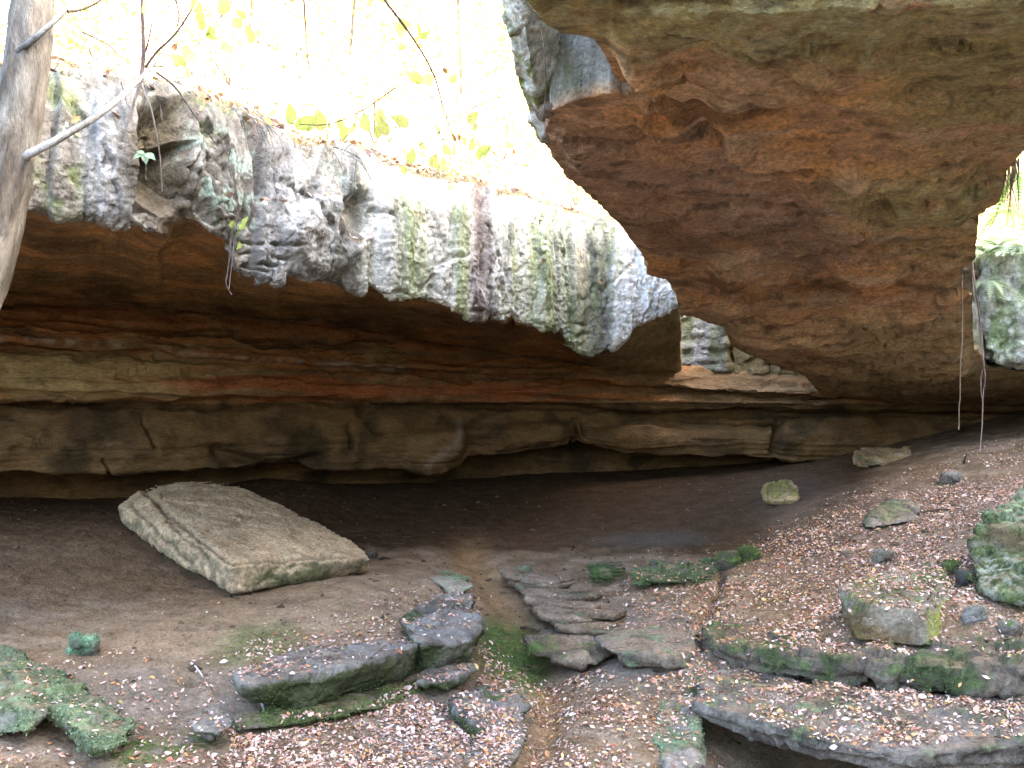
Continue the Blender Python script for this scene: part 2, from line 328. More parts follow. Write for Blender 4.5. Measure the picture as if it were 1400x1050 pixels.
# ------------------------------------------------------------------ the back wall, bed upon bed
def build_wall():
    st = [-420, -200, 0, 200, 400, 600, 800, 880, 950, 1130, 1300, 1600]
    PYR = [
        [370, 372, 380, 395, 415, 445, 470, 485, 500, 508, 500, 490],
        [425, 428, 430, 440, 460, 478, 495, 503, 515, 526, 520, 515],
        [462, 464, 467, 476, 496, 506, 519, 522, 532, 540, 536, 535],
        [468, 470, 473, 484, 503, 511, 523, 526, 536, 543, 540, 540],
        [474, 476, 480, 491, 508, 514, 527, 530, 539, 546, 544, 545],
        [510, 512, 514, 520, 526, 531, 540, 544, 549, 553, 552, 552],
        [543, 544, 547, 546, 544, 546, 553, 558, 560, 560, 560, 560],
        [548, 549, 552, 551, 548, 551, 558, 563, 565, 565, 565, 565],
        [555, 557, 559, 558, 555, 558, 564, 570, 572, 572, 572, 572],
        [600, 602, 604, 604, 602, 602, 595, 600, 600, 600, 600, 600],
        [644, 645, 645, 643, 641, 635, 608, 618, 624, 630, 632, 634],
        [640, 640, 640, 638, 636, 630, 604, 612, 618, 626, 630, 632],
        [700, 702, 704, 696, 676, 668, 664, 662, 662, 664, 668, 670]]
    DO = [.9, .35, -.05, .45, .25, 0, .1, .75, .35, 0, .12, 2.0, 2.6]
    xs = np.concatenate([np.linspace(-420, -10, 100, endpoint=False), np.linspace(-10, 1160, 820), np.linspace(1165, 1600, 80)])
    wy = cv(xs, WALL_Y); rows = []
    for pr, do in zip(PYR, DO):
        py = np.interp(xs, st, pr); py = gsm(py, 12, 0); rows.append(px(xs, py, wy + do))
    V = interp_rows(np.array(rows), [10, 22, 10, 8, 8, 20, 16, 10, 10, 24, 22, 14, 26][:12]); V = gsm(V, .9, 0)
    N = grid_normals(V)
    if N[60, 400, 1] > 0: N = -N
    X, Y = proj(V)
    lw_ = sst(552, 562, Y) * (1 - sst(640, 650, Y)); d = .22 * fbm(V, .45, 4) + .11 * strata(V, .22, .35, 2) * (1 - .75 * lw_) + .07 * strata(V, .075, .15, 5) + .08 * fbm(V, 2.0, 4, st=(.6, .6, 1.6))
    wv, we = worley(V + .15 * fbm(V, 2, 3)[..., None], 1.6, (.4, .4, 2.2), 3); d += (.05 * wv - .015 * (1 - sst(0, .1, we))) * (1 - .8 * sst(552, 562, Y))
    low = sst(552, 562, Y) * (1 - sst(640, 650, Y))
    # joints that split the lower bed into blocks
    for j, (pl, w, a) in enumerate((([(792, 575), (795, 590), (788, 612)], 6, .7), ([(478, 585), (480, 610)], 3, .5), ([(195, 575), (212, 612)], 2.5, .12), ([(1066, 575), (1060, 620)], 5, .5), ([(140, 628), (150, 645)], 2, .1), ([(500, 560), (520, 585)], 8, .45), ([(300, 620), (380, 640), (440, 628)], 8, .4))):
        d -= a * np.exp(-(seg_dist(X, Y, pl) / w) ** 2)
    for pl, w, a in (([(0, 468), (120, 470), (300, 487), (420, 498), (520, 503), (640, 520)], 3.2, .5), ([(520, 488), (600, 494), (680, 498)], 2.2, .3), ([(100, 440), (200, 448), (300, 446)], 2.5, .25), ([(420, 520), (560, 522), (700, 538), (820, 548)], 2.2, .3), ([(800, 582), (860, 584), (930, 580)], 2, .2), ([(0, 535), (160, 540), (320, 545), (480, 543)], 2.4, .3), ([(800, 560), (950, 572), (1060, 575)], 3, .4)):
        d -= .7 * a * np.exp(-((seg_dist(X, Y + 3 * fbm(V, 1.2, 2), pl)) / w) ** 2)
    # scooped hollows in the lower bed
    d += low * .35 * blob(X, Y, 600, 610, 40, 22, -20, .5) + low * .3 * blob(X, Y, 720, 595, 70, 16, -8, .5) - low * .35 * blob(X, Y, 655, 600, 22, 30, 30, .5) + low * .3 * blob(X, Y, 870, 598, 60, 16, 2, .5)
    V = V + N * d[..., None]; X, Y = proj(V)
    n0, n1, n2 = fbm(V, .5, 4, off=2), fbm(V, 1.7, 4, st=(.5, .5, 1.8), off=3), fbm(V, 5, 4, st=(.6, .6, 1.5), off=8)
    sb = strata(V, .16, .4, 9) + .4 * n1
    up = (1 - sst(545, 556, Y))
    c = np.ones(X.shape + (3,)) * np.array([.17, .135, .08])
    c = mix(c, np.array([.20, .12, .06]), up); c = mix(c, np.array([.36, .155, .055]), up * sst(-.1, .3, sb) * .75)
    c = mix(c, np.array([.33, .23, .11]), up * sst(.1, .45, n0 + .4 * n2) * .8)
    c = mix(c, np.array([.36, .27, .13]), blob(X, Y, 120, 512, 260, 30, 1, .3) * sst(-.5, 0, n1 + .25))
    c = mix(c, np.array([.34, .115, .05]), (blob(X, Y, 560, 530, 240, 14, 3, .5) + blob(X, Y, 360, 525, 150, 20, 2, .5) + blob(X, Y, 820, 552, 150, 8, 4, .5)).clip(0, 1) * sst(-.3, .2, sb) * .85)
    c = mix(c, np.array([.38, .33, .27]), np.exp(-((seg_dist(X, Y, [(0, 465), (120, 467), (240, 482), (420, 496), (560, 503)]) / 4) ** 2)) * sst(.0, .25, n2 + .1) * .8)
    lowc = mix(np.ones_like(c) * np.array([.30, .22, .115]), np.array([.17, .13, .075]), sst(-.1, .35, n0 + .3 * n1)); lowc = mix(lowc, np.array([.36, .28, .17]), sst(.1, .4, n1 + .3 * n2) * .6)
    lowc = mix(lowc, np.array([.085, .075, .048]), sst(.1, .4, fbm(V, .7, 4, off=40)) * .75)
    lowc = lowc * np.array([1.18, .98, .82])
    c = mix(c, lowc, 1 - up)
    c = mix(c, np.array([.60, .47, .34]), np.exp(-((seg_dist(X, Y, [(628, 578), (632, 595), (618, 612), (590, 630)]) / 6) ** 2)) * .8)
    c = mix(c, np.array([.19, .12, .06]), blob(X, Y, 1000, 530, 130, 24, 3, .4) * sst(-.5, .1, n1 + .3))
    # scratched writing on the lower bed
    tx = [[(42, 613), (46, 598), (50, 613)], [(44, 607), (50, 607)], [(55, 598), (55, 613), (60, 609), (55, 605)], [(65, 613), (65, 603), (69, 603)], [(73, 606), (70, 611), (76, 611), (76, 605), (77, 613)], [(81, 613), (81, 604), (85, 606), (88, 604), (88, 613)], [(93, 606), (91, 613)], [(104, 600), (100, 606), (104, 613), (108, 606), (104, 600)], [(114, 600), (112, 603), (116, 607), (112, 611), (117, 612), (117, 602)], [(84, 616), (118, 617)]]
    for pl in tx: c = mix(c, np.array([.035, .03, .02]), np.exp(-((seg_dist(X + 1.5 * n2, Y + 1.5 * n1, pl) / 1.2) ** 2)) * .55 * sst(-.5, .2, n2 + .1))
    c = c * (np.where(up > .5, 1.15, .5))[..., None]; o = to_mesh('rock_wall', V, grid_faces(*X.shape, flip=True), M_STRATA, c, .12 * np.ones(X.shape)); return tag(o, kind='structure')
wall = build_wall()

# ------------------------------------------------------------------ the natural bridge overhead (right)
BR = [(700, -75), (708, -40), (716, 0), (745, 33), (770, 44), (810, 50), (826, 70), (838, 98), (866, 132), (835, 127), (790, 134), (752, 152), (742, 190), (775, 240), (830, 288), (866, 328), (885, 357), (883, 372), (913, 384), (925, 402), (928, 428), (960, 438), (990, 445), (1000, 472), (1050, 497), (1100, 512), (1132, 552), (1250, 556), (1400, 554), (1700, 554), (1700, 504), (1500, 508), (1400, 507), (1352, 498), (1331, 470), (1328, 405), (1314, 368), (1333, 350), (1338, 296), (1368, 275), (1375, 236), (1402, 203), (1450, 150), (1540, 60), (1600, -75)]
def br_Y(y): return np.interp(y, [-420, -300, 0, 100, 200, 290, 350, 400, 450, 500, 530, 556], [6.3, 7.0, 9.2, 11.1, 13.3, 16, 18.3, 20.8, 23.2, 26.2, 29.0, 32])
def build_bridge():
    g = 2.6
    xs = np.arange(690, 1715, g); ys = np.arange(-80, 560, 2.2)
    X, Y = np.meshgrid(xs, ys); keep = inpoly(X, Y, BR)
    # snap border vertices to the outline
    near = seg_dist(X, Y, BR + [BR[0]]); 
    best = np.full(X.shape, 1e9); QX, QY = X.copy(), Y.copy()
    for (x0, y0), (x1, y1) in zip(BR, BR[1:] + BR[:1]):
        vx, vy = x1 - x0, y1 - y0; t = np.clip(((X - x0) * vx + (Y - y0) * vy) / (vx * vx + vy * vy), 0, 1); ex, ey = x0 + t * vx, y0 + t * vy; d = np.hypot(X - ex, Y - ey)
        m = d < best; best = np.where(m, d, best); QX = np.where(m, ex, QX); QY = np.where(m, ey, QY)
    cell = (keep[:-1, :-1].astype(int) + keep[:-1, 1:] + keep[1:, 1:] + keep[1:, :-1]) >= 3
    used = np.zeros(X.shape, bool)
    for a in (slice(None, -1), slice(1, None)):
        for b in (slice(None, -1), slice(1, None)): used[a, b] |= cell
    full = np.zeros(X.shape, int)
    for a in (slice(None, -1), slice(1, None)):
        for b in (slice(None, -1), slice(1, None)): full[a, b] += cell
    border = used & (full < 4)
    jx = fbm(np.stack([X * .05, Y * .05, X * 0], -1), 1, 4) * 5; jy = fbm(np.stack([X * .05 + 40, Y * .05, X * 0], -1), 1, 4) * 5
    SX = np.where(border, QX + jx * .6, X); SY = np.where(border, QY + jy * .6, Y)
    D = br_Y(SY)
    # the near layer of the roof hangs lower than the one behind it
    nearlay = inpoly(X, Y, [(600, -500), (716, 0), (745, 33), (770, 44), (810, 50), (826, 70), (838, 98), (866, 132), (905, 150), (960, 130), (1050, 90), (1150, 70), (1400, 30), (1900, -100), (1900, -500)])
    V = px(SX, SY, D)
    edge = sst(0, 26, near)
    wq_ = V + .3 * fbm(V, 1.2, 3)[..., None]
    # lobes and bedding steps (a positive value bulges downwards)
    dz = .16 * fbm(V, .35, 3) + .045 * fbm(V, 1.0, 4, off=4) + .05 * fbm(V, 3.2, 4, off=6) + .06 * ridged(V, .9, 3, (.6, 1.2, 1), off=7)
    wv, we = worley(wq_, .9, (.6, 1.1, 1), 2); dz = dz + .08 * wv - .04 * (1 - sst(0, .06, we))
    wv, we = worley(wq_, 3.0, (.5, 1.2, 1), 7); dz = dz + .022 * wv + .03 * fbm(V, 5, 4, st=(.6, 1.3, 1), off=9); dz = dz + .035 * ridged(V, 4, 3, (.35, 1.5, 1), off=14)
    crk = sst(.80, .95, ridged(V, .55, 3, (.35, 1.5, 1), off=19)); dz = dz - .12 * crk
    fc = sst(.84, .95, ridged(V + .1 * fbm(V, 3, 2)[..., None], 1.9, 3, (.22, 1.6, 1), off=23)); dz = dz - .06 * fc
    def step(poly, amp, w, fall):
        nonlocal dz
        p = np.array(poly, float); yy = np.interp(SX, p[:, 0], p[:, 1]) + 5 * fbm(V, 1.5, 3, off=amp * 10); sd_ = SY - yy
        m = sst(p[0, 0] - 5, p[0, 0] + 40, SX) * (1 - sst(p[-1, 0] - 40, p[-1, 0] + 5, SX))
        dz = dz + m * amp * (1 - sst(-w, w, sd_)) * np.exp(-np.clip(-sd_, 0, None) / fall) - m * amp * .9 * np.exp(-((sd_ - w * 1.5) / (w * 2)) ** 2)
    step([(830, 68), (880, 96), (930, 122), (1000, 118), (1100, 100), (1250, 120)], .35, 3, 60)
    step([(960, 175), (1030, 206), (1100, 214), (1200, 222), (1340, 240)], .40, 3, 45)
    step([(990, 60), (1060, 68), (1150, 85)], .16, 3, 40)
    step([(760, 225), (850, 232), (950, 250)], .16, 3, 40)
    step([(960, 400), (1010, 396), (1060, 412), (1140, 420), (1230, 430), (1300, 405), (1345, 400)], .32, 3, 30)
    step([(1090, 286), (1180, 298), (1345, 296)], .25, 3, 40)
    step([(900, 330), (1000, 350), (1100, 355), (1250, 372)], .2, 3, 40)
    step([(860, 160), (900, 175), (960, 190)], .25, 4, 50)
    dz = dz + .15 * blob(SX, SY, 1250, 470, 190, 42, 0, .6) + .12 * blob(SX, SY, 1050, 430, 90, 35, 15, .6)
    for (a, b, r, q) in ((975, 178, 9, .35), (899, 157, 9, .4), (870, 122, 12, .35), (1010, 400, 10, .2), (1195, 268, 14, .25), (1130, 232, 22, .25), (925, 118, 30, .2)):
        dz = dz - q * blob(SX, SY, a, b, r * 1.6, r, 10, .6)
    dz = dz + .06 * strata(np.stack([V[..., 0], V[..., 2] * 2, V[..., 1] * .5 + V[..., 2]], -1), .5, .8, 4, .6)
    V[..., 2] -= dz * (.25 + .75 * edge) * np.clip(D / 14, .6, 1.3)
    n0, n1, n2 = fbm(V, .45, 4, off=50), fbm(V, 1.4, 4, st=(.7, 1.4, 1), off=51), fbm(V, 5, 4, off=52)
    c = np.ones(X.shape + (3,)) * np.array([.64, .38, .21])
    c = mix(c, np.array([.78, .42, .18]), sst(-.15, .3, n1)); c = mix(c, np.array([.42, .26, .14]), sst(0, .35, n0) * .6); c = mix(c, np.array([.76, .58, .40]), sst(.05, .35, fbm(V, 1.3, 5, st=(.6, 1.5, 1), off=111)) * .55)
    c = mix(c, np.array([.15, .075, .04]), sst(.12, .4, fbm(V, 1.1, 4, st=(.5, 1.4, 1), off=58)) * .65)
    grn = ((1 - sst(20, 90, Y - (X - 850) * .02)) + .9 * sst(1120, 1330, X) * (1 - sst(130, 230, Y)) + blob(X, Y, 1250, 250, 110, 42, 0, .5) + .5 * blob(X, Y, 1290, 320, 70, 60, 0, .5)).clip(0, 1)
    c = mix(c, np.array([.44, .39, .18]), grn * sst(-.35, .15, n1 + .15) * .85); c = mix(c, np.array([.58, .56, .33]), grn * sst(.1, .35, n2 + .5 * n0) * .6)
    pur = (blob(X, Y, 850, 240, 130, 70, 30, .5) + .8 * blob(X, Y, 1030, 270, 130, 60, 15, .5)).clip(0, 1)
    c = mix(c, np.array([.44, .28, .20]), pur * .75)
    fl = (blob(X, Y, 1110, 300, 150, 45, 8, .6) + blob(X, Y, 1010, 230, 60, 40, 40, .6) + .6 * blob(X, Y, 1050, 350, 120, 25, 0, .6)).clip(0, 1)
    c = mix(c, np.array([.55, .43, .34]), fl * .75 * sst(.24, .36, worley(V + .08 * fbm(V, 8, 2)[..., None], 9, (.45, 1.6, 1), 3)[0] + .35 * fbm(V, 3, 2, off=66)) * .9)
    lowr = sst(395, 425, Y)
    c = mix(c, np.array([.74, .52, .31]), lowr * sst(-.3, .3, n1 + .1) * .8); c = mix(c, np.array([.48, .39, .21]), lowr * sst(1100, 1200, X) * .6)
    c = mix(c, np.array([.16, .075, .03]), blob(X, Y, 1000, 340, 260, 40, 5, .5) * .5 * sst(-.2, .3, n0))
    c = mix(c, np.array([.06, .035, .022]), (crk * .5 + fc * .55).clip(0, .8)); c = mix(c, np.array([.07, .045, .03]), sst(.2, .42, fbm(V, 3, 4, st=(.5, 1.5, 1), off=91)) * .55)
    al = .25 + .3 * fl
    # index
    idx = -np.ones(X.shape, int); idx[used] = np.arange(used.sum()); nu = used.sum()
    q = np.stack([idx[:-1, :-1], idx[:-1, 1:], idx[1:, 1:], idx[1:, :-1]], -1)[cell]
    Vb = V[used]; C = c[used]; A = np.where(True, al, 0)[used]
    # border loop edges -> side walls up to the top of the bridge
    e = np.concatenate([q[:, [0, 1]], q[:, [1, 2]], q[:, [2, 3]], q[:, [3, 0]]]); key = np.sort(e, 1); kk = key[:, 0] * nu + key[:, 1]
    uq, first, cnt = np.unique(kk, return_index=True, return_counts=True); be = e[first[cnt == 1]]
    bv = np.unique(be); mp = -np.ones(nu, int); mp[bv] = np.arange(len(bv))
    bx, by = proj(Vb[bv])
    layers = [Vb[bv]]; cols = [C[bv]]
    # outward direction in plan, from the outline's distance field
    gy, gx = np.gradient(near * np.where(keep, 1, -1)); pw = np.stack([gx, gy], -1)[used][bv]
    lean = np.where((bx < 760) & (by < 200), -1.0, .15)
    for h, r in ((.06, .03), (.2, .05), (.4, .03), (.7, -.02), (1.0, -.06), (1.4, -.12), (1.8, -.2), (2.2, -.3)):
        L = Vb[bv].copy(); L[:, 2] = L[:, 2] + h; nn = fbm(L, .9, 4, off=70) * .12 + .1 * strata(L, .35, .4, 6)
        L[:, 0] += np.where(bx < 1000, -1, 1) * (r + nn) - np.where((bx > 1200) & (by < 480), .25 + .3 * h, 0)
        lowedge = (by > 480) & (bx > 1345); L[lowedge, 2] = Vb[bv][lowedge, 2] + .04 * h; L[lowedge, 1] += .1 * h; layers.append(L)
        s = fbm(L, 1.8, 4, st=(1, 1, .2), off=71); cc = mix(np.ones((len(bv), 3)) * np.array([.27, .26, .22]), np.array([.12, .13, .06]), sst(-.1, .3, s)); cc = mix(cc, np.array([.45, .45, .42]), sst(.1, .4, fbm(L, 4, 3, off=72)) * .7)
        t = min(1, h / .15); cols.append(C[bv] * (1 - t) + cc * t)
    nb = len(bv); allV = [Vb] + layers[1:]; allC = [C] + cols[1:]; allA = [A] + [np.full(nb, .1)] * (len(layers) - 1)
    fs = [q[:, ::-1] if True else q]
    base = lambda k: (nu + (k - 1) * nb)
    for k in range(len(layers) - 1):
        lo = be if k == 0 else mp[be] + base(k); hi = mp[be] + base(k + 1)
        fs.append(np.stack([lo[:, 0], lo[:, 1], hi[:, 1], hi[:, 0]], -1))
    # top of the bridge: a lumpy cap, unseen and raised to block the sun
    capv = Vb.copy(); capv[:, 2] += 5; inn = (~border)[used]
    zt = 9.6 + 1.0 * fbm(capv * np.array([1, 1, 0]), .25, 3); ed = sst(0, 150, near[used]); cx_, cy_ = proj(Vb); lowc_ = sst(1300, 1345, cx_) * sst(440, 485, cy_); zt = zt * (1 - lowc_) + (Vb[:, 2] + .35) * lowc_; capv[:, 2] = (Vb[:, 2] + 5 * (1 - lowc_) + .2 * lowc_) * (1 - ed) + np.where(lowc_ > 0, zt, np.maximum(zt, capv[:, 2])) * ed
    off = nu + (len(layers) - 1) * nb
    capi = np.arange(nu) + off; capi[bv] = base(len(layers) - 1) + np.arange(nb)
    allV.append(capv); allC.append(np.ones_like(C) * np.array([.16, .12, .07])); allA.append(A * 0)
    fs.append(capi[q])
    o = to_mesh('natural_bridge', np.concatenate(allV), np.concatenate(fs), M_ROOF, np.concatenate(allC), np.concatenate(allA)); return tag(o, kind='structure')
bridge = build_bridge()

# ------------------------------------------------------------------ ground
GP = [(315, 812, 16.7), (0, 720, 20), (0, 690, 22), (165, 722, 19.5), (100, 860, 14.5), (0, 890, 13.2), (-150, 800, 16), (300, 880, 13.6), (500, 782, 18.8), (600, 790, 18), (600, 700, 25), (600, 658, 29), (400, 658, 27), (200, 684, 24), (-200, 700, 20), (430, 860, 14.4), (560, 850, 15),
      (300, 1000, 11.6), (450, 1000, 11.8), (600, 960, 13), (700, 1045, 11), (100, 1045, 10.6), (650, 900, 14.6), (0, 1000, 11.2), (200, 960, 12), (480, 975, 12.4),
      (690, 820, 18.2), (670, 790, 19.5), (730, 900, 15.6), (750, 960, 13.6), (722, 1048, 11.2), (900, 1000, 12), (850, 930, 14), (900, 860, 16.4), (850, 800, 19), (760, 830, 17.6), (950, 740, 22), (800, 720, 23.6), (1000, 690, 24.4), (1000, 655, 28.6), (1060, 688, 23.4), (1220, 724, 19.7), (1220, 692, 21.4), (1170, 722, 20.2), (1270, 708, 20.2), (800, 660, 28.5),
      (1110, 704, 22), (1200, 650, 25), (1300, 632, 24.5), (1400, 602, 25.5), (1400, 690, 19), (1200, 750, 18.6), (1000, 800, 18.2), (1080, 820, 16.6), (1350, 830, 14), (1400, 900, 12.2), (1150, 840, 15.3), (1240, 880, 13.4), (1550, 640, 22), (1600, 800, 14), (1500, 590, 26),
      (935, 1052, 11.4), (1030, 1050, 12.2), (1000, 870, 14.6)]
G3 = np.array([P(*g) for g in GP]); ex = []
for (X_, Y_, Z_) in ((2.6, 11.9, -4.25), (4, 11.2, -4.35), (6, 10.8, -4.3), (8, 10.6, -4.1), (3.5, 12.9, -4.25), (5.5, 12.6, -4.25), (7.5, 12.3, -4.1), (-8, 4, -3.6), (0, 4, -4.2), (6, 4, -4.2), (-14, 10, -2.6), (-16, 20, -1.8), (-10, 30, -1.6), (0, 36, -1.4), (10, 36, -1.2), (20, 30, 1.0), (22, 20, 1.5), (18, 10, -.8), (14, 4, -2), (-8, 8, -3.5), (3, 8, -4.3), (8, 8, -4.0), (12, 12, -2.2), (0, 0, -3.9), (-10, 0, -3), (10, 0, -3), (-6, 26, -1.75), (-12, 14, -2.6)): ex.append((X_, Y_, Z_))
G3 = np.concatenate([G3, np.array(ex)])
def tps(r2): return r2 * np.log(r2 + 1e-6) * .5
def rbf_fit(p, z, lam=.02):
    d2 = ((p[:, None] - p[None]) ** 2).sum(-1); n = len(p); A = np.zeros((n + 3, n + 3)); A[:n, :n] = tps(d2) + lam * np.eye(n); A[:n, n] = 1; A[:n, n + 1:] = p; A[n:, :n] = A[:n, n:].T
    return np.linalg.solve(A, np.concatenate([z, [0, 0, 0]]))
_w = rbf_fit(G3[:, :2], G3[:, 2])
def ground_z(x, y):
    sh = np.shape(x); x = np.ravel(x); y = np.ravel(y); r = _w[len(G3)] + _w[len(G3) + 1] * x + _w[len(G3) + 2] * y
    for k in range(len(G3)): r = r + _w[k] * tps((x - G3[k, 0]) ** 2 + (y - G3[k, 1]) ** 2)
    return r.reshape(sh)
def build_ground():
    v = np.concatenate([np.linspace(-2, 9.5, 24, endpoint=False), 9.5 * (36 / 9.5) ** np.linspace(0, 1, 520)])
    ucore = np.linspace(-.62, .62, 640); uu = np.concatenate([np.linspace(-1.7, -.62, 40, endpoint=False), ucore, np.linspace(.63, 1.7, 40)])
    Yg = np.repeat(v[:, None], len(uu), 1); Xg = uu[None] * np.maximum(Yg, 7.5)
    Z = ground_z(Xg, Yg); V = np.stack([Xg, Yg, Z], -1); X, Y = proj(np.where(Yg[..., None] > 3, V, V + np.array([0, 10, 0])))
    V0 = np.stack([Xg, Yg, Xg * 0], -1)
    d = .05 * fbm(V0, .9, 4) + .03 * fbm(V0, 4, 4, off=3) + .014 * fbm(V0, 12, 3, off=5)
    rocky = (blob(X, Y, 1120, 960, 220, 40, 4, .4) + blob(X, Y, 860, 880, 120, 60, 0, .4) + blob(X, Y, 620, 1000, 110, 60, 0, .4) + .6 * blob(X, Y, 200, 960, 180, 50, 0, .4)).clip(0, 1)
    d = d + rocky * (.07 * strata(V + .3 * fbm(V0, .8, 3)[..., None], .09, .1, 8) + .05 * ridged(V0, 1.2, 3))
    gully = np.exp(-((seg_dist(X, Y, [(640, 760), (665, 790), (690, 830), (735, 905), (757, 950), (745, 1000), (725, 1060)]) / 24) ** 2)); d = d - .17 * gully
    d = d - .2 * np.exp(-((seg_dist(X, Y, [(985, 790), (965, 840), (960, 880)]) / 7) ** 2))
    V[..., 2] += d
    n0, n1, n2 = fbm(V0, .5, 4, off=80), fbm(V0, 1.8, 4, off=81), fbm(V0, 7, 4, off=82)
    c = np.ones(X.shape + (3,)) * np.array([.16, .115, .075]); c = mix(c, np.array([.22, .17, .125]), sst(-.2, .35, n1)); c = mix(c, np.array([.10, .07, .045]), sst(.1, .4, n0) * .6)
    c = mix(c, np.array([.26, .185, .12]), blob(X, Y, 380, 850, 330, 55, -6, .5) * .7)
    cave = sst(-9, 3, (750 - Y) + 14 * n1 + .02 * (X - 700)) * (1 - sst(0, 50, X - 1150 - (720 - Y) * .2)); c = mix(c, np.array([.062, .038, .021]) , cave * .92); c = mix(c, np.array([.14, .09, .052]), (1 - sst(300, 520, X)) * sst(690, 740, Y) * (1 - sst(800, 850, Y)) * .8)  # shelter floor painted darker, its shade put into the soil colour
    c = mix(c, np.array([.26, .165, .085]), gully * .85)
    c = mix(c, np.array([.17, .145, .12]), rocky * .8 * sst(-.4, .1, n1 + .2)); c = mix(c, np.array([.085, .075, .065]), rocky * sst(.1, .35, n2) * .5)
    c = mix(c, np.array([.14, .115, .10]), sst(1000, 1100, X) * sst(640, 680, Y) * (1 - sst(780, 820, Y)) * .6)
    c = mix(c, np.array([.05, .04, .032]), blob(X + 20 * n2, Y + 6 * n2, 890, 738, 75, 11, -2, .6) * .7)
    mo = (blob(X, Y, 700, 890, 42, 58, -40, .4) + .6 * blob(X, Y, 350, 880, 60, 25, -15, .5) + blob(X, Y, 480, 965, 110, 12, -14, .5) + .8 * blob(X, Y, 230, 1025, 70, 14, -15, .5) + .7 * blob(X, Y, 950, 985, 20, 50, 0, .5)).clip(0, 1)
    c = mix(c, np.array([.06, .11, .025]), mo * sst(-.4, .1, n2 + .2) * .9)
    al = .35 * rocky + .5 * blob(X, Y, 890, 738, 75, 11, -2, .5)
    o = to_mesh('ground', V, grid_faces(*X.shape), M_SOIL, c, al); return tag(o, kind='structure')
ground = build_ground()

# ------------------------------------------------------------------ hillsides
def build_hill():
    # the slope above the shelter, carried on from the rim's back row
    xs = np.concatenate([np.linspace(-420, 925, 300), np.linspace(940, 1700, 60)])
    b = np.stack([np.interp(xs, XS, RIM_R[0, :len(XS), k]) for k in range(3)], -1)
    e = xs > 925; b[e] = px(xs[e], np.interp(xs[e], [925, 1150, 1330, 1700], [430, 400, 345, 330]), np.interp(xs[e], [925, 960, 1150, 1330, 1700], [31.5, 33, 33.5, 30, 27]))
    rows = [b + np.array([0, -.6, -1.2])]
    for dy, dz in ((.0, -.12), (1.5, .5), (4, 2.0), (8, 5.0), (14, 10), (24, 18), (40, 30), (70, 48)): rows.append(b + np.stack([-dy * .35 * np.ones(len(xs)), dy * np.ones(len(xs)), dz * np.ones(len(xs))], -1))
    V = interp_rows(np.array(rows), [4, 12, 20, 20, 20, 16, 12, 8]); V = gsm(V, 2, 0)
    N0 = .25 * fbm(V, .4, 4) + .08 * fbm(V, 2, 4); V[..., 2] += N0 * sst(0, 8, np.arange(V.shape[0]))[:, None]
    n1, n2 = fbm(V, 1.5, 4, off=90), fbm(V, 8, 3, off=91)
    c = np.ones(V.shape) * np.array([.30, .22, .13]); c = mix(c, np.array([.45, .36, .20]), sst(-.1, .3, n2)); c = mix(c, np.array([.12, .14, .04]), sst(.15, .4, n1) * .7)
    o = to_mesh('hillside', V, grid_faces(*V.shape[:2]), M_SOIL, c); tag(o, kind='structure')
    # slope across the gorge, added out of view and raised to block the sun
    ux, uy = np.meshgrid(np.linspace(0, 1, 80), np.linspace(-30, 27, 80))
    Xr = 13.5 + ux * 45 + 1.5 * fbm(np.stack([uy * .1, uy * 0, uy * 0], -1), 1, 2) + 2.5 * sst(10, 27, uy); Zr = np.interp(ux, [0, .03, .08, .3, .6, 1], [-3, 0, 12, 18, 25, 30]) + (1 - sst(8, 16, uy)) * np.interp(ux, [0, .03, .08, 1], [0, 0, 6, 9]) + .8 * fbm(np.stack([Xr, uy, Xr * 0], -1), .2, 4) - 1
    V = np.stack([Xr, uy, Zr], -1); c = np.ones(V.shape) * np.array([.22, .17, .10]); c = mix(c, np.array([.10, .12, .04]), sst(0, .3, fbm(V, .6, 4)))
    o2 = to_mesh('hillside', V, grid_faces(*V.shape[:2]), M_SOIL, c); tag(o2, kind='structure')
    return o
hill = build_hill()

# ------------------------------------------------------------------ rocks
def remesh(hulls, vox):
    bm = bmesh.new()
    for h in hulls:
        b2 = bmesh.new()
        for p in h: b2.verts.new(p)
        bmesh.ops.convex_hull(b2, input=b2.verts)
        for v in [v for v in b2.verts if not v.link_faces]: b2.verts.remove(v)
        t = bpy.data.meshes.new('tmp'); b2.to_mesh(t); b2.free(); bm.from_mesh(t); bpy.data.meshes.remove(t)
    t = bpy.data.meshes.new('tmp'); bm.to_mesh(t); bm.free()
    o = bpy.data.objects.new('tmp', t); COL.objects.link(o)
    m = o.modifiers.new('r', 'REMESH'); m.mode = 'VOXEL'; m.voxel_size = vox
    dg = bpy.context.evaluated_depsgraph_get(); me = bpy.data.meshes.new_from_object(o.evaluated_get(dg))
    bpy.data.objects.remove(o); bpy.data.meshes.remove(t)
    return me
def mesh_np(me):
    V = np.empty(len(me.vertices) * 3); me.vertices.foreach_get('co', V); N = np.empty(len(me.vertices) * 3); me.vertices.foreach_get('normal', N)
    return V.reshape(-1, 3), N.reshape(-1, 3)
def lap(me, V, it):
    e = np.empty(len(me.edges) * 2, np.int64); me.edges.foreach_get('vertices', e); e = e.reshape(-1, 2); n = len(V)
    dg = np.bincount(e.ravel(), minlength=n)[:, None].clip(1)
    for _ in range(it):
        S = np.stack([np.bincount(e[:, 0], V[e[:, 1], k], n) + np.bincount(e[:, 1], V[e[:, 0], k], n) for k in range(3)], -1); V = .5 * V + .5 * S / dg
    return V
_dg = bpy.context.evaluated_depsgraph_get(); GB = BVHTree.FromObject(ground, _dg)
def g_depth(x, y):
    h = GB.ray_cast(Vector((0, 0, 0)), Vector(P(x, y, 1.0)).normalized()); return h[0].y if h[0] is not None else None
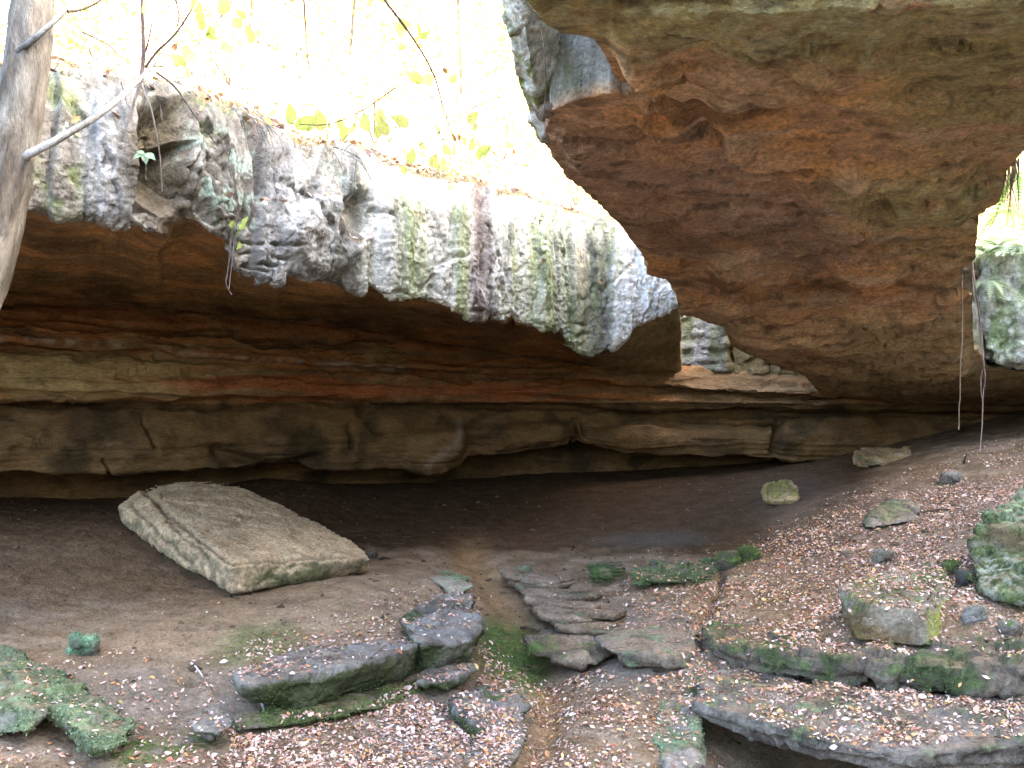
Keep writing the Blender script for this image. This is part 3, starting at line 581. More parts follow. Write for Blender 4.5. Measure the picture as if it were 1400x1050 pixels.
def seated(hulls, at=True):
    # authored depths are rough: set the rock at the distance where its lowest point meets the ground
    q = np.array([p for h in hulls for p in h]); x, y = proj(q); k = int(np.argmax(y)); Yg = g_depth(x[k], min(y[k], 1045)) if at is True else g_depth(*at)
    if Yg is None: return hulls
    s = Yg / (q[k, 1] if at is True else q[:, 1].mean()); s = min(max(s, .8), 1.25) * (.985 if at is True else 1.0)
    return [[(a * s, b * s, c * s) for a, b, c in h] for h in hulls]
def rock(name, hulls, vox, colf, disp=.05, strat=.03, sh=.1, smooth=3, label=None, cat='rock', group=None, kind=None, mat=None, seed=0., fine=.012, alpha=None, seat=True, cracks=()):
    if kind is None and seat: hulls = seated(hulls, seat)
    me = remesh(hulls, vox); me.name = name; V, N = mesh_np(me); V = lap(me, V, min(smooth, 1))
    me.vertices.foreach_set('co', V.astype(np.float32).ravel()); me.update(); V, N = mesh_np(me)
    V2 = V + seed * 3.7
    hz = 1 - np.abs(N[:, 2])
    d = disp * (fbm(V2, 1.1, 4) + .6 * ridged(V2, 1.7, 3) - .3) + strat * strata(V2, sh, .1, int(seed)) * hz + fine * fbm(V2, 7, 4) + .012 * ridged(V2, 6, 3)
    wv, we = worley(V2 + .1 * fbm(V2, 3, 3)[:, None], 2.4, (1, 1, 1.3)); d = d + disp * (.9 * wv - .3 * (1 - sst(0, .12, we)))
    kx, ky = proj(V); ck = np.zeros(len(V))
    for pl, w, dp in cracks: e = np.exp(-(seg_dist(kx + 4 * fbm(V2, 4, 3), ky + 4 * fbm(V2, 4, 3, off=5), pl) / w) ** 2); d = d - dp * e; ck = np.maximum(ck, e)
    V = V + N * d[:, None]; me.vertices.foreach_set('co', V.astype(np.float32).ravel()); me.update(); V, N = mesh_np(me)
    c = colf(V, N, fbm(V2, 1.2, 4, off=3), fbm(V2, 5, 4, off=5)); c = mix(c, np.array([.06, .045, .03]), ck * .6)
    if not kind and seed != 1: c = mix(c, np.array([.21, .15, .10]), sst(.72, .95, N[:, 2]) * sst(-.15, .25, fbm(V2, 2.5, 4, off=41)) * .55)
    set_col(me, c, alpha(V, N) if alpha else np.full(len(V), .1))
    me.polygons.foreach_set('use_smooth', np.ones(len(me.polygons), bool)); me.materials.clear(); me.materials.append(mat or M_BOULDER)
    o = bpy.data.objects.new(name, me); COL.objects.link(o)
    if kind: tag(o, label, None, None, kind)
    else: tag(o, label, cat, group)
    return o
def pts(*a): return [P(*q) for q in a]
def base(V, col): return np.ones((len(V), 3)) * np.array(col)
def ctan(V, N, a, b):
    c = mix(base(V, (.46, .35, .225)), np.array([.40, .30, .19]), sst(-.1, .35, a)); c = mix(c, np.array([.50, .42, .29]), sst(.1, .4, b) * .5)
    side = 1 - sst(.25, .6, N[:, 2]); c = mix(c, np.array([.17, .145, .095]), side * sst(-.5, .1, b) * .9)  # sides painted darker so the top looks lit
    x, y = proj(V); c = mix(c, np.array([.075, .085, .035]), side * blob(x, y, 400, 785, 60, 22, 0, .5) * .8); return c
def cgrey(moss=.3, mc=(.07, .11, .03), b0=(.20, .18, .15), b1=(.11, .10, .085), b2=(.34, .33, .30), bias=0.):
    def f(V, N, a, b):
        c = mix(base(V, b0), np.array(b1), sst(-.1, .3, a)); c = mix(c, np.array(b2), sst(.12, .4, b) * .6)
        up = sst(-.5, .6, N[:, 2]); m = sst(.25 - moss, .55 - moss, a * .7 + b * .6 + .25 * up + bias)
        c = mix(c, np.array(mc), m * .9); return mix(c, np.array(mc) * 1.9, m * sst(.1, .4, b) * .6)
    return f

# the big slab on the bench
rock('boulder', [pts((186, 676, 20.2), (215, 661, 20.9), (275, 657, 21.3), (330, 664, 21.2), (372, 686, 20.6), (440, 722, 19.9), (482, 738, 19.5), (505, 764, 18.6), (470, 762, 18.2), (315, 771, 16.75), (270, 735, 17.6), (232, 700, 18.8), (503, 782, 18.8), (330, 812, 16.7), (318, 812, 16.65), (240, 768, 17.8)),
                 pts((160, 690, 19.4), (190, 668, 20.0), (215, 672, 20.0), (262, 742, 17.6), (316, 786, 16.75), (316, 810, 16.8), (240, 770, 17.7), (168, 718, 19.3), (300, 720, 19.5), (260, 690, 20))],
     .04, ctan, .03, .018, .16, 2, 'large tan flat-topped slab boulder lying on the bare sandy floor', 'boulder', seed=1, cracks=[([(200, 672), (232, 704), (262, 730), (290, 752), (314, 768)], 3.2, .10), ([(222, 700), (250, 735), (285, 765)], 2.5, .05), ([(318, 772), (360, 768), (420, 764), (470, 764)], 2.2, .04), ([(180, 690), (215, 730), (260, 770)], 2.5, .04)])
# right-hand boulders
def cleaf(V, N, a, b):
    x, y = proj(V); c = cgrey(.05, (.11, .13, .05), (.21, .19, .15))(V, N, a, b); c = mix(c, np.array([.12, .075, .03]), (1 - sst(.45, .8, N[:, 2])) * sst(820, 845, y) * sst(-.6, -.1, a) * .85)
    return mix(c, np.array([.22, .27, .05]), sst(1262, 1276, x + 6 * b) * (1 - sst(.3, .7, N[:, 2])) * .85)
rock('boulder', [pts((1143, 800, 14.9), (1170, 792, 15.3), (1215, 781, 15.6), (1285, 777, 15.4), (1300, 790, 15.2), (1304, 815, 14.6), (1302, 878, 14.2), (1276, 884, 13.3), (1262, 838, 13.5), (1190, 828, 13.9), (1150, 822, 14.8), (1170, 876, 13.7), (1160, 860, 14.4), (1235, 882, 13.4))],
     .035, cleaf, .035, .02, .14, 1, 'squared brown boulder with leaves piled on top and a yellow-green mossy end', 'boulder', seed=2)
def cmossy(V, N, a, b):
    x, y = proj(V); c = cgrey(.32, (.06, .085, .03), (.16, .165, .125), (.07, .07, .05), (.20, .21, .17))(V, N, a, b); up = sst(.0, .5, N[:, 2])
    b = fbm(V, 9, 3, off=2); c = mix(c, np.array([.25, .33, .20]), sst(-.1, .4, N[:, 2]) * sst(-.2, .15, b) * .9 * (1 - sst(712, 730, y))); c = mix(c, np.array([.08, .06, .035]), blob(x, y, 1375, 735, 30, 16, 20, .4) * .8)
    return mix(c, np.array([.30, .33, .27]), blob(x, y, 1370, 785, 40, 28, 0, .5) * sst(-.05, .2, b) * .8)
rock('boulder', [pts((1335, 722, 15.8), (1342, 702, 16.2), (1372, 694, 16.3), (1420, 690, 16), (1470, 700, 15.5), (1480, 800, 14.2), (1326, 790, 14.6), (1330, 760, 15.0), (1345, 815, 14.0), (1390, 826, 13.8), (1440, 828, 13.8)),
                 pts((1376, 690, 16.4), (1390, 668, 16.6), (1420, 650, 16.6), (1480, 660, 16.4), (1500, 760, 15.4), (1380, 740, 15.2)),],
     .04, cmossy, .12, .02, .12, 2, 'big mossy green boulder with pale lichen on its ragged top', 'boulder', seed=3)
rock('boulder', [pts((1179, 712, 20.2), (1190, 700, 20.3), (1215, 682, 20.8), (1240, 682, 20.8), (1257, 692, 20.6), (1258, 712, 20.2), (1238, 714, 19.8), (1195, 722, 19.6), (1183, 722, 19.8))],
     .035, cgrey(.05, (.12, .14, .08), (.22, .20, .17)), .06, .02, .12, 2, 'grey broken boulder alone on the upper leafy slope', 'boulder', seed=4)
rock('boulder', [pts((1040, 672, 23.3), (1046, 662, 23.5), (1072, 654, 23.8), (1084, 656, 23.8), (1092, 668, 23.5), (1090, 683, 23.1), (1045, 684, 23.0), (1046, 691, 23.1), (1088, 690, 23.2), (1068, 688, 23.8))],
     .035, cgrey(.1, (.20, .20, .06), (.42, .33, .20), (.28, .21, .12), (.5, .42, .28)), .05, .02, .1, 2, 'small tan boulder on the dark floor near the back wall', 'boulder', seed=5, seat=False)
rock('rock_block', [pts((1163, 618, 27), (1180, 612, 27.6), (1244, 611, 27.6), (1247, 622, 27), (1240, 634, 26.6), (1180, 640, 26.4), (1166, 636, 26.6))],
     .05, cgrey(-.2, b0=(.36, .26, .15), b1=(.22, .16, .09)), .05, .04, .12, 2, 'long squared block under the dark end of the overhang', 'rock', seed=6)
def pebble(x0, x1, y0, y1, Y, label, colf, seed, vox=.03, cat='rock', name='rock', disp=.04, group=None):
    r = np.random.default_rng(100 + seed); cx, cy, w, h = (x0 + x1) / 2, (y0 + y1) / 2, (x1 - x0) / 2, (y1 - y0) / 2; hp = []
    for k in range(26):
        d = r.normal(size=3); d /= np.linalg.norm(d); d = np.sign(d) * np.abs(d) ** .7; d /= max(1, np.abs(d).max())
        Yk = Y + d[1] * w / F * Y * .8; hp.append(P(cx + d[0] * w, cy - d[2] * h, Yk))
    for sx in (-1, -.5, .5, 1): hp += [P(cx + sx * w, y1 - .3 * h, Y), P(cx + sx * w, y1 + .9 * h, Y + .1 * w / F * Y)]
    return rock(name, [hp], vox, colf, disp, .01, .08, 2, label, cat, group, seed=seed, seat=(cx, y1 - 1))
pebble(1193, 1223, 749, 768, 18.4, 'small pale mossy stone in the leaves above the squared boulder', cgrey(.2), 7)
pebble(1280, 1312, 763, 786, 16.9, 'dark stone against the back corner of the squared boulder', cgrey(0, b0=(.13, .12, .11)), 8)
pebble(1304, 1328, 778, 803, 15.6, 'black rounded stone wedged beside the big mossy boulder', cgrey(.1, b0=(.05, .05, .05), b1=(.03, .03, .03), b2=(.09, .1, .09)), 9)
pebble(1316, 1348, 828, 846, 14.0, 'grey-green cobble in the hollow below the big mossy boulder', cgrey(.1, (.12, .15, .1), (.26, .26, .25)), 10)
pebble(1312, 1342, 840, 854, 13.7, 'flat pale grey cobble in front of the grey-green one', cgrey(-.2, b0=(.36, .36, .38), b1=(.22, .22, .22)), 11)
pebble(1365, 1400, 846, 866, 13.3, 'low flat mossy stone on the leafy bank at the right', cgrey(.2), 12)
pebble(1284, 1318, 643, 660, 23.4, 'low grey stone half buried high on the leafy slope', cgrey(.0, b0=(.25, .24, .22)), 13)
pebble(980, 1012, 752, 776, 19.6, 'dark square stone at the top of the crack', cgrey(.2, b0=(.10, .09, .08)), 14)
pebble(1010, 1042, 746, 766, 19.9, 'dark mossy stone next to the square stone above the crack', cgrey(.35, b0=(.10, .09, .08)), 15)
pebble(94, 136, 862, 894, 13.9, 'small green wedge-shaped rock on the sandy floor', cgrey(.25, (.10, .19, .11), (.16, .17, .14)), 16)
pebble(706, 728, 774, 790, 19.2, 'pale mossy stone capping the stack of thin rock plates', cgrey(.3, (.10, .14, .09), (.25, .25, .23)), 17)
pebble(500, 518, 750, 764, 19.2, 'dark stone behind the right tip of the flat-topped slab', cgrey(-.2, b0=(.08, .07, .06)), 18)
pebble(1148, 1166, 752, 760, 18.6, 'little brown stone in leaf litter left of the pale mossy one', cgrey(-.2, b0=(.2, .16, .12)), 19)
pebble(1262, 1282, 768, 778, 17.6, 'tan stone tucked behind the squared boulder', cgrey(-.1, b0=(.28, .22, .15)), 20)
# mossy rock in the lower left corner
cgreen = cgrey(.46, (.10, .14, .072), (.18, .185, .15))
rock('rock', [pts((-60, 905, 12.8), (0, 888, 13.0), (30, 895, 13.2), (95, 930, 12.3), (60, 975, 11.1), (35, 1000, 11.0), (0, 968, 11.4), (-60, 950, 11.6), (0, 1010, 11.2), (-60, 1010, 11.2)),
              pts((60, 915, 12.8), (85, 920, 12.6), (150, 975, 11.6), (180, 990, 11.3), (176, 1012, 10.9), (150, 1025, 10.7), (125, 1022, 10.7), (88, 970, 11.2), (50, 960, 11.6), (120, 1030, 10.9))],
     .03, cgreen, .06, .03, .12, 2, 'long bright green mossy rock with a notch in its front edge', 'rock', seed=21)
# wet ledges of the bench edge
def cwet(V, N, a, b):
    c = mix(base(V, (.155, .145, .13)), np.array([.07, .063, .055]), sst(-.1, .3, a)); c = mix(c, np.array([.27, .265, .25]), sst(.1, .4, b) * .5)
    return mix(c, np.array([.055, .085, .025]), (1 - sst(-.1, .35, N[:, 2])) * sst(-.2, .3, a + .3) * .7)
wetal = lambda V, N: .65 * sst(.2, .7, N[:, 2])
rock('rock_ledge', [pts((316, 924, 12.6), (345, 918, 12.9), (430, 900, 13.6), (500, 890, 13.9), (566, 876, 14.6), (568, 884, 14.0), (500, 905, 13.2), (420, 920, 12.7), (345, 938, 12.3), (330, 942, 12.5), (560, 925, 14.2), (420, 968, 12.9), (340, 960, 12.8), (600, 866, 15.6), (420, 886, 14.6), (340, 914, 13.4))],
     .035, cwet, .05, .05, .12, 1, 'long dark wet ledge curving across the leaves at the bench edge', 'ledge', seed=22, alpha=wetal)
rock('rock_ledge', [pts((540, 846, 15.4), (600, 817, 17.2), (646, 812, 17.0), (655, 850, 15.2), (640, 876, 14.4), (575, 882, 14.0), (560, 862, 14.6), (580, 918, 14.3), (645, 905, 14.8))],
     .035, cwet, .08, .06, .14, 1, 'dark shiny wet ledge at the corner above the gully', 'ledge', seed=23, alpha=wetal)
rock('rock', [pts((586, 790, 18.6), (606, 779, 19.2), (640, 786, 18.8), (650, 800, 18.0), (640, 808, 17.5), (600, 800, 17.9), (620, 815, 17.6))],
     .035, cgrey(.2, (.12, .17, .09), (.28, .26, .2)), .04, .03, .1, 2, 'pale green-tinged rock lip where the sandy bench meets the gully', 'rock', seed=24)
rock('rock', [pts((565, 920, 13.9), (620, 905, 14.2), (648, 898, 14.4), (655, 915, 13.9), (600, 935, 13.3), (570, 935, 13.3), (610, 945, 13.4))],
     .035, cwet, .06, .04, .1, 1, 'dark wet rock under the shiny ledge corner', 'rock', seed=25, alpha=wetal)
rock('rock', [pts((612, 955, 12.9), (660, 935, 13.4), (722, 950, 13.2), (725, 975, 12.6), (715, 1010, 11.9), (650, 990, 12.1), (620, 975, 12.5), (670, 1030, 12.0)), pts((650, 985, 12.2), (716, 985, 12.3), (722, 1000, 11.9), (692, 1060, 10.9), (640, 1060, 10.9), (690, 1075, 11.0), (640, 1075, 11.0))],
     .035, cwet, .06, .03, .1, 2, 'low grey wet rock shelf bordering the gully near the foreground leaves', 'rock', seed=26, alpha=wetal)
rock('rock', [pts((255, 985, 11.7), (295, 965, 12.1), (312, 970, 12.1), (325, 990, 11.7), (300, 1002, 11.4), (260, 1000, 11.5), (290, 1015, 11.6))],
     .03, cwet, .05, .03, .1, 1, 'small dark blue-grey rock among leaves left of the long ledge', 'rock', seed=27, alpha=wetal)
cmoss_step = cgrey(.35, (.07, .10, .03), (.15, .13, .105))
rock('rock_ledge', [pts((322, 972, 12.5), (400, 968, 12.9), (470, 955, 13.2), (568, 928, 14.2), (574, 940, 13.8), (480, 966, 12.9), (400, 980, 12.4), (322, 984, 12.2), (575, 952, 13.7), (480, 980, 12.7), (400, 994, 12.3), (322, 998, 12.1))],
     .035, cmoss_step, .04, .04, .08, 1, 'low mossy shelf running along the foot of the long wet ledge', 'ledge', seed=61)
rock('rock_ledge', [pts((150, 1030, 11.0), (200, 1000, 11.6), (330, 972, 12.4), (336, 985, 12.1), (260, 1012, 11.4), (160, 1050, 10.7), (262, 1026, 11.3), (338, 1000, 12.0), (160, 1065, 10.6))],
     .035, cmoss_step, .04, .04, .08, 1, 'dark mossy step slanting to the bottom edge below the sandy floor', 'ledge', seed=62)
# thin plates stacked beside the gully
plates = empty('plate_outcrop', P(770, 840, 17.8)); tag(plates, 'stack of thin dark rock plates stepping up beside the gully', 'rock outcrop')
cpl = cgrey(-.1, (.09, .10, .06), (.23, .175, .13), (.11, .085, .065), (.32, .265, .21))
for k in range(11):
    y0 = 778 + 7.5 * k; x0 = 684 + 7 * k + random.uniform(-6, 6); x1 = 770 + 10 * k + random.uniform(-30, 30); Yk = 19.3 - .3 * k; sl = random.uniform(1, 10)
    hp = pts((x0, y0, Yk), (x0 + 12, y0 - 4, Yk + .6), (x1, y0 + sl, Yk + .4), (x1 - 20, y0 + sl + 6, Yk - .25), ((x0 + x1) / 2, y0 + sl * .5 + 7, Yk - .35), (x0 + 6, y0 + 4, Yk - .15))
    hp = hp + [(a, b + .05, c - .09) for a, b, c in hp]
    o = rock('rock_plate', [hp], .03, cpl, .03, .02, .05, 1, seed=30 + k, kind=None, cat=None); M = Vector(plates.location); o.parent = plates; o.matrix_parent_inverse = Matrix.Translation(-M)
    for kk in ('label', 'category'):
        if kk in o: del o[kk]
rock('rock', [pts((700, 872, 16.7), (740, 868, 17.0), (850, 862, 17.2), (905, 868, 16.9), (820, 905, 15.2), (760, 905, 15.3), (720, 885, 16), (800, 912, 15.4))],
     .04, cgrey(-.1, b0=(.21, .165, .125), b1=(.13, .10, .075)), .08, .06, .1, 2, 'pale layered rock shoulder below the thin plates', 'rock', seed=45)
rock('rock', [pts((812, 872, 16.4), (850, 855, 17.4), (930, 858, 17.2), (956, 868, 16.6), (955, 890, 15.6), (930, 900, 15.2), (860, 895, 15.2), (825, 885, 15.6), (860, 912, 15.3), (940, 912, 15.2))],
     .035, cgrey(.1, (.11, .14, .085), (.20, .165, .13)), .05, .04, .14, 3, 'smooth rounded grey-green rock hump in the middle of the hollow', 'rock', seed=46)
rock('rock', [pts((802, 772, 20.4), (815, 764, 20.9), (850, 766, 20.8), (858, 780, 20.2), (852, 796, 19.6), (808, 796, 19.7))],
     .035, cgrey(.5, (.045, .085, .02), (.13, .12, .1)), .06, .04, .1, 2, 'short vivid green mossy ledge left of its longer neighbour', 'ledge', seed=47, )
rock('rock_ledge', [pts((862, 782, 20.0), (870, 772, 20.6), (930, 766, 21), (978, 764, 21), (984, 778, 20.2), (975, 796, 19.5), (900, 799, 19.5), (866, 799, 19.6))],
     .035, cgrey(.45, (.06, .095, .035), (.13, .12, .1)), .06, .05, .1, 2, 'longer low mossy ledge with leaves along its top, mid slope', 'ledge', seed=48)
# right-hand ledges
cled = cgrey(.12, (.055, .075, .03), (.13, .108, .085), (.065, .06, .05), (.22, .21, .19))
rock('rock_ledge', [pts((962, 858, 15.0), (985, 836, 16.0), (1040, 852, 15.6), (1060, 880, 13.9), (1000, 882, 13.9), (972, 872, 14.2), (968, 895, 14.2), (1000, 912, 13.9), (1060, 915, 14.0)),
                    pts((1000, 880, 14), (1060, 868, 14.8), (1180, 870, 14.4), (1190, 898, 12.9), (1110, 896, 13.1), (1050, 888, 13.6), (1010, 912, 13.8), (1110, 930, 13.1), (1190, 938, 12.9)),
                    pts((1150, 890, 13.4), (1190, 870, 14.2), (1320, 880, 13.4), (1420, 880, 12.8), (1500, 885, 12.6), (1500, 915, 11.8), (1400, 912, 11.9), (1300, 912, 12.1), (1200, 902, 12.6), (1200, 940, 12.6), (1300, 950, 12.1), (1400, 952, 11.9), (1500, 955, 11.8))],
     .045, cled, .10, .10, .13, 2, 'long mossy ledge running under the squared boulder to the right edge', 'ledge', seed=49, seat=False)
rock('rock_ledge', [pts((948, 958, 12.4), (956, 922, 13.6), (1010, 912, 14), (1100, 925, 13.4), (1100, 1004, 11.0), (1040, 990, 11.5), (985, 974, 12.0), (1100, 1030, 11.1), (1040, 1016, 11.6), (985, 996, 12.05), (952, 977, 12.4)),
                    pts((1040, 985, 11.6), (1080, 925, 13.4), (1250, 940, 12.6), (1260, 1034, 10.3), (1190, 1028, 10.45), (1100, 1004, 11.0), (1100, 1030, 11.1), (1190, 1058, 10.55), (1260, 1064, 10.4)),
                    pts((1180, 1024, 10.5), (1230, 940, 12.6), (1420, 945, 12.2), (1520, 950, 12), (1520, 1008, 10.8), (1400, 1010, 10.75), (1340, 1014, 10.7), (1290, 1030, 10.4), (1260, 1034, 10.3), (1262, 1064, 10.4), (1340, 1048, 10.8), (1400, 1044, 10.85), (1520, 1042, 10.95))],
     .04, cgrey(-.08, (.08, .10, .05), (.16, .14, .12), (.075, .065, .057), (.27, .25, .225)), .05, .07, .06, 1, 'broad grey slab strewn with leaves jutting over a black hollow', 'ledge', seed=50, seat=False, alpha=lambda V, N: .4 * sst(.2, .7, N[:, 2]))
rock('rock', [pts((905, 960, 13.2), (950, 945, 13.2), (960, 970, 12.5), (958, 1045, 11.3), (940, 1075, 11.0), (905, 1040, 11.2), (890, 1000, 12.0), (900, 1090, 11.3), (965, 1085, 11.4))],
     .04, cgrey(.2, (.10, .14, .08), (.21, .19, .175)), .05, .03, .12, 3, 'upright rounded rock nose left of the black hollow', 'rock', seed=51, seat=False)
rock('rock_ledge', [pts((980, 985, 14.6), (1300, 990, 14.0), (1540, 985, 13.8), (1540, 1080, 13.4), (1250, 1080, 13.4), (980, 1050, 14.2), (1100, 940, 15.5), (1400, 950, 15))],
     .06, cgrey(.1, (.03, .05, .015), (.06, .05, .04), (.03, .027, .022), (.09, .08, .07)), .10, .08, .14, 2, 'recessed rock at the back of the hollow beneath the grey slab, coloured dark as shade', 'rock', seed=52, seat=False)  # near-black colour stands in for the shade inside the hollow
# lit rock beyond the bridge: back corner and right-hand pocket
def clit(V, N, a, b):
    x, y = proj(V); s = fbm(V, 1.4, 4, st=(1, 1, .12), off=7); c = mix(base(V, (.30, .31, .32)), np.array([.19, .22, .14]), sst(-.1, .4, s + .4 * sst(940, 985, x))); c = mix(c, np.array([.10, .10, .10]), sst(.15, .4, b) * .6)
    return mix(c, np.array([.22, .17, .085]), sst(985, 1000, x))
rock('cliff_block', [pts((918, 395, 30.2), (990, 395, 30.2), (998, 470, 30.2), (1000, 512, 30.0), (924, 507, 29.9), (905, 395, 33), (1010, 395, 33), (1010, 515, 33), (905, 510, 33))], .06, clit, .10, .10, .25, 1, kind='structure', seed=53, mat=M_CLIFF)
rock('cliff_block', [pts((998, 430, 30.5), (1046, 440, 30.5), (1050, 512, 30.2), (1003, 516, 30.1), (1000, 430, 33), (1052, 440, 33), (1052, 520, 33))], .06, clit, .10, .08, .25, 1, kind='structure', seed=54, mat=M_CLIFF)
rock('cliff_block', [pts((1048, 450, 30.8), (1108, 470, 30.8), (1112, 538, 30.3), (1054, 528, 30.3), (1048, 450, 33), (1112, 470, 33), (1112, 540, 33))], .06, clit, .12, .08, .25, 1, kind='structure', seed=55, mat=M_CLIFF)
def cpock(V, N, a, b):
    s = fbm(V, 1.6, 4, st=(1, 1, .14), off=17); c = mix(base(V, (.56, .58, .53)), np.array([.26, .34, .18]), sst(.0, .35, s)); c = mix(c, np.array([.78, .80, .76]), sst(.05, .3, b) * .7)
    return mix(c, np.array([.12, .13, .11]), sst(.2, .4, a) * .7)
rock('cliff_block', [pts((1338, 352, 26.0), (1360, 342, 26.4), (1420, 350, 26.0), (1600, 345, 25), (1700, 480, 24.5), (1600, 502, 24.6), (1440, 492, 25.2), (1400, 496, 25.5), (1366, 490, 25.7), (1348, 478, 25.8), (1333, 450, 26), (1345, 350, 30), (1700, 340, 30), (1700, 512, 30), (1340, 506, 30))], .06, cpock, .16, .10, .2, 1, kind='structure', seed=56, mat=M_CLIFF)
# white rock standing behind the notch in the roof, and the lit strip beside it
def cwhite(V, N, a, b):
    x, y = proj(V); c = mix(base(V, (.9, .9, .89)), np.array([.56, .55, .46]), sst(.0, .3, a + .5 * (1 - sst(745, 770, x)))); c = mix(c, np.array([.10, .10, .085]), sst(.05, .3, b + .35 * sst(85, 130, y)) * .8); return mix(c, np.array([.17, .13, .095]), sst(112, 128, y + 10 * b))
rock('cliff_block', [pts((748, 20, 14.6), (835, 20, 14.6), (842, 96, 13.2), (872, 140, 12.3), (745, 150, 12.2), (742, 120, 12.5), (748, 20, 16), (860, 20, 16), (880, 150, 16), (745, 160, 16))], .035, cwhite, .10, .05, .15, 1, kind='structure', seed=58, mat=M_CLIFF)
rock('cliff_block', [pts((716, -40, 13.3), (752, -20, 13.2), (756, 60, 12.9), (752, 140, 12.6), (745, 190, 12.9), (730, 150, 12.9), (716, -40, 15), (755, -40, 15), (750, 190, 15))], .035, cgrey(-.1, b0=(.30, .28, .23), b1=(.18, .165, .135)), .08, .04, .15, 1, kind='structure', seed=59, mat=M_CLIFF)
def cstrip(V, N, a, b):
    s = fbm(V, 3, 4, st=(1, 1, .15), off=4); c = mix(base(V, (.50, .50, .44)), np.array([.22, .25, .10]), sst(-.05, .3, s)); return mix(c, np.array([.75, .75, .72]), sst(.05, .3, b) * .7)
sl = [(676, -40, 11.4), (690, 40, 11.8), (700, 95, 12.2), (706, 110, 12.4), (718, 150, 12.9), (738, 195, 13.5)]; sr = [(708, -40, 11.0), (718, 40, 11.5), (727, 100, 12.0), (736, 150, 12.6), (748, 186, 13.1)]
rock('cliff_block', [pts(*(sl[k:k + 2] + [(a, b, c) for a, b, c in sr[min(k, 4):min(k, 4) + 2]])) + [(a + .45, b + .5, c + .05) for a, b, c in pts(*(sl[k:k + 2] + sr[min(k, 4):min(k, 4) + 2]))] for k in range(5)], .03, cstrip, .05, .03, .12, 2, kind='structure', seed=60, mat=M_CLIFF)

# ------------------------------------------------------------------ leaf litter
_dg = bpy.context.evaluated_depsgraph_get()
SURF = []
for o in list(COL.objects):
    if o.type == 'MESH' and o.name.split('.')[0] in ('boulder', 'rock', 'rock_ledge', 'rock_plate', 'rock_block'):
        bb = np.array([o.matrix_world @ Vector(c) for c in o.bound_box]); SURF.append((BVHTree.FromObject(o, _dg), bb.min(0), bb.max(0), 1.1 if o.name in ('boulder.002', 'boulder.003', 'boulder.004') else .72 if o.name == 'boulder.001' else .72))
def drop(x, y):
    o = Vector((x, y, .2)); d = Vector((0, 0, -1)); h = GB.ray_cast(o, d); best = (h[0], h[1], .5) if h[0] is not None else None
    for t, lo, hi, mz in SURF:
        if lo[0] <= x <= hi[0] and lo[1] <= y <= hi[1]:
            h = t.ray_cast(o, d)
            if h[0] is not None and (best is None or h[0].z > best[0].z): best = (h[0], h[1], mz)
    return best
LEAFV = np.array([[0, -.5, 0], [-.27, -.12, .06], [-.22, .2, .07], [0, .52, .03], [.22, .2, .06], [.27, -.12, .08], [0, 0, -.02]])
LEAFF = np.array([[0, 6, 1], [1, 6, 2], [2, 6, 3], [3, 6, 4], [4, 6, 5], [5, 6, 0]])
def leaves_mesh(name, pos, nor, size, col, mat, tilt=.35, curl=1.0, parent=None):
    n = len(pos); nor = nor + rng.normal(size=(n, 3)) * tilt; nor /= np.linalg.norm(nor, axis=1)[:, None]
    t = rng.normal(size=(n, 3)); t -= nor * (t * nor).sum(1)[:, None]; t /= np.linalg.norm(t, axis=1)[:, None]; b = np.cross(nor, t)
    asp = rng.uniform(.75, 1.25, n)[:, None]; cz = rng.uniform(-.5, 2.2, n)[:, None] * curl
    L = LEAFV[None] * size[:, None, None]
    V = pos[:, None] + L[..., 0:1] * (b * asp)[:, None] + L[..., 1:2] * t[:, None] + L[..., 2:3] * (nor * cz)[:, None]
    Fc = (LEAFF[None] + (np.arange(n) * 7)[:, None, None]).reshape(-1, 3)
    c = np.repeat(col[:, None], 7, 1); c[:, 6] *= .85
    return to_mesh(name, V, Fc, mat, c, smooth=False, parent=parent)
LCOL = np.array([(.60, .42, .36), (.64, .51, .46), (.50, .32, .25), (.46, .22, .085), (.30, .115, .06), (.54, .38, .17), (.19, .10, .065), (.64, .58, .52), (.34, .19, .14), (.34, .28, .10)])
def leafcols(n, w): 
    k = rng.choice(len(LCOL), n, p=np.array(w) / sum(w)); return np.clip(LCOL[k] * rng.uniform(.82, 1.15, (n, 1)) * rng.uniform(.92, 1.08, (n, 3)), .02, .85)
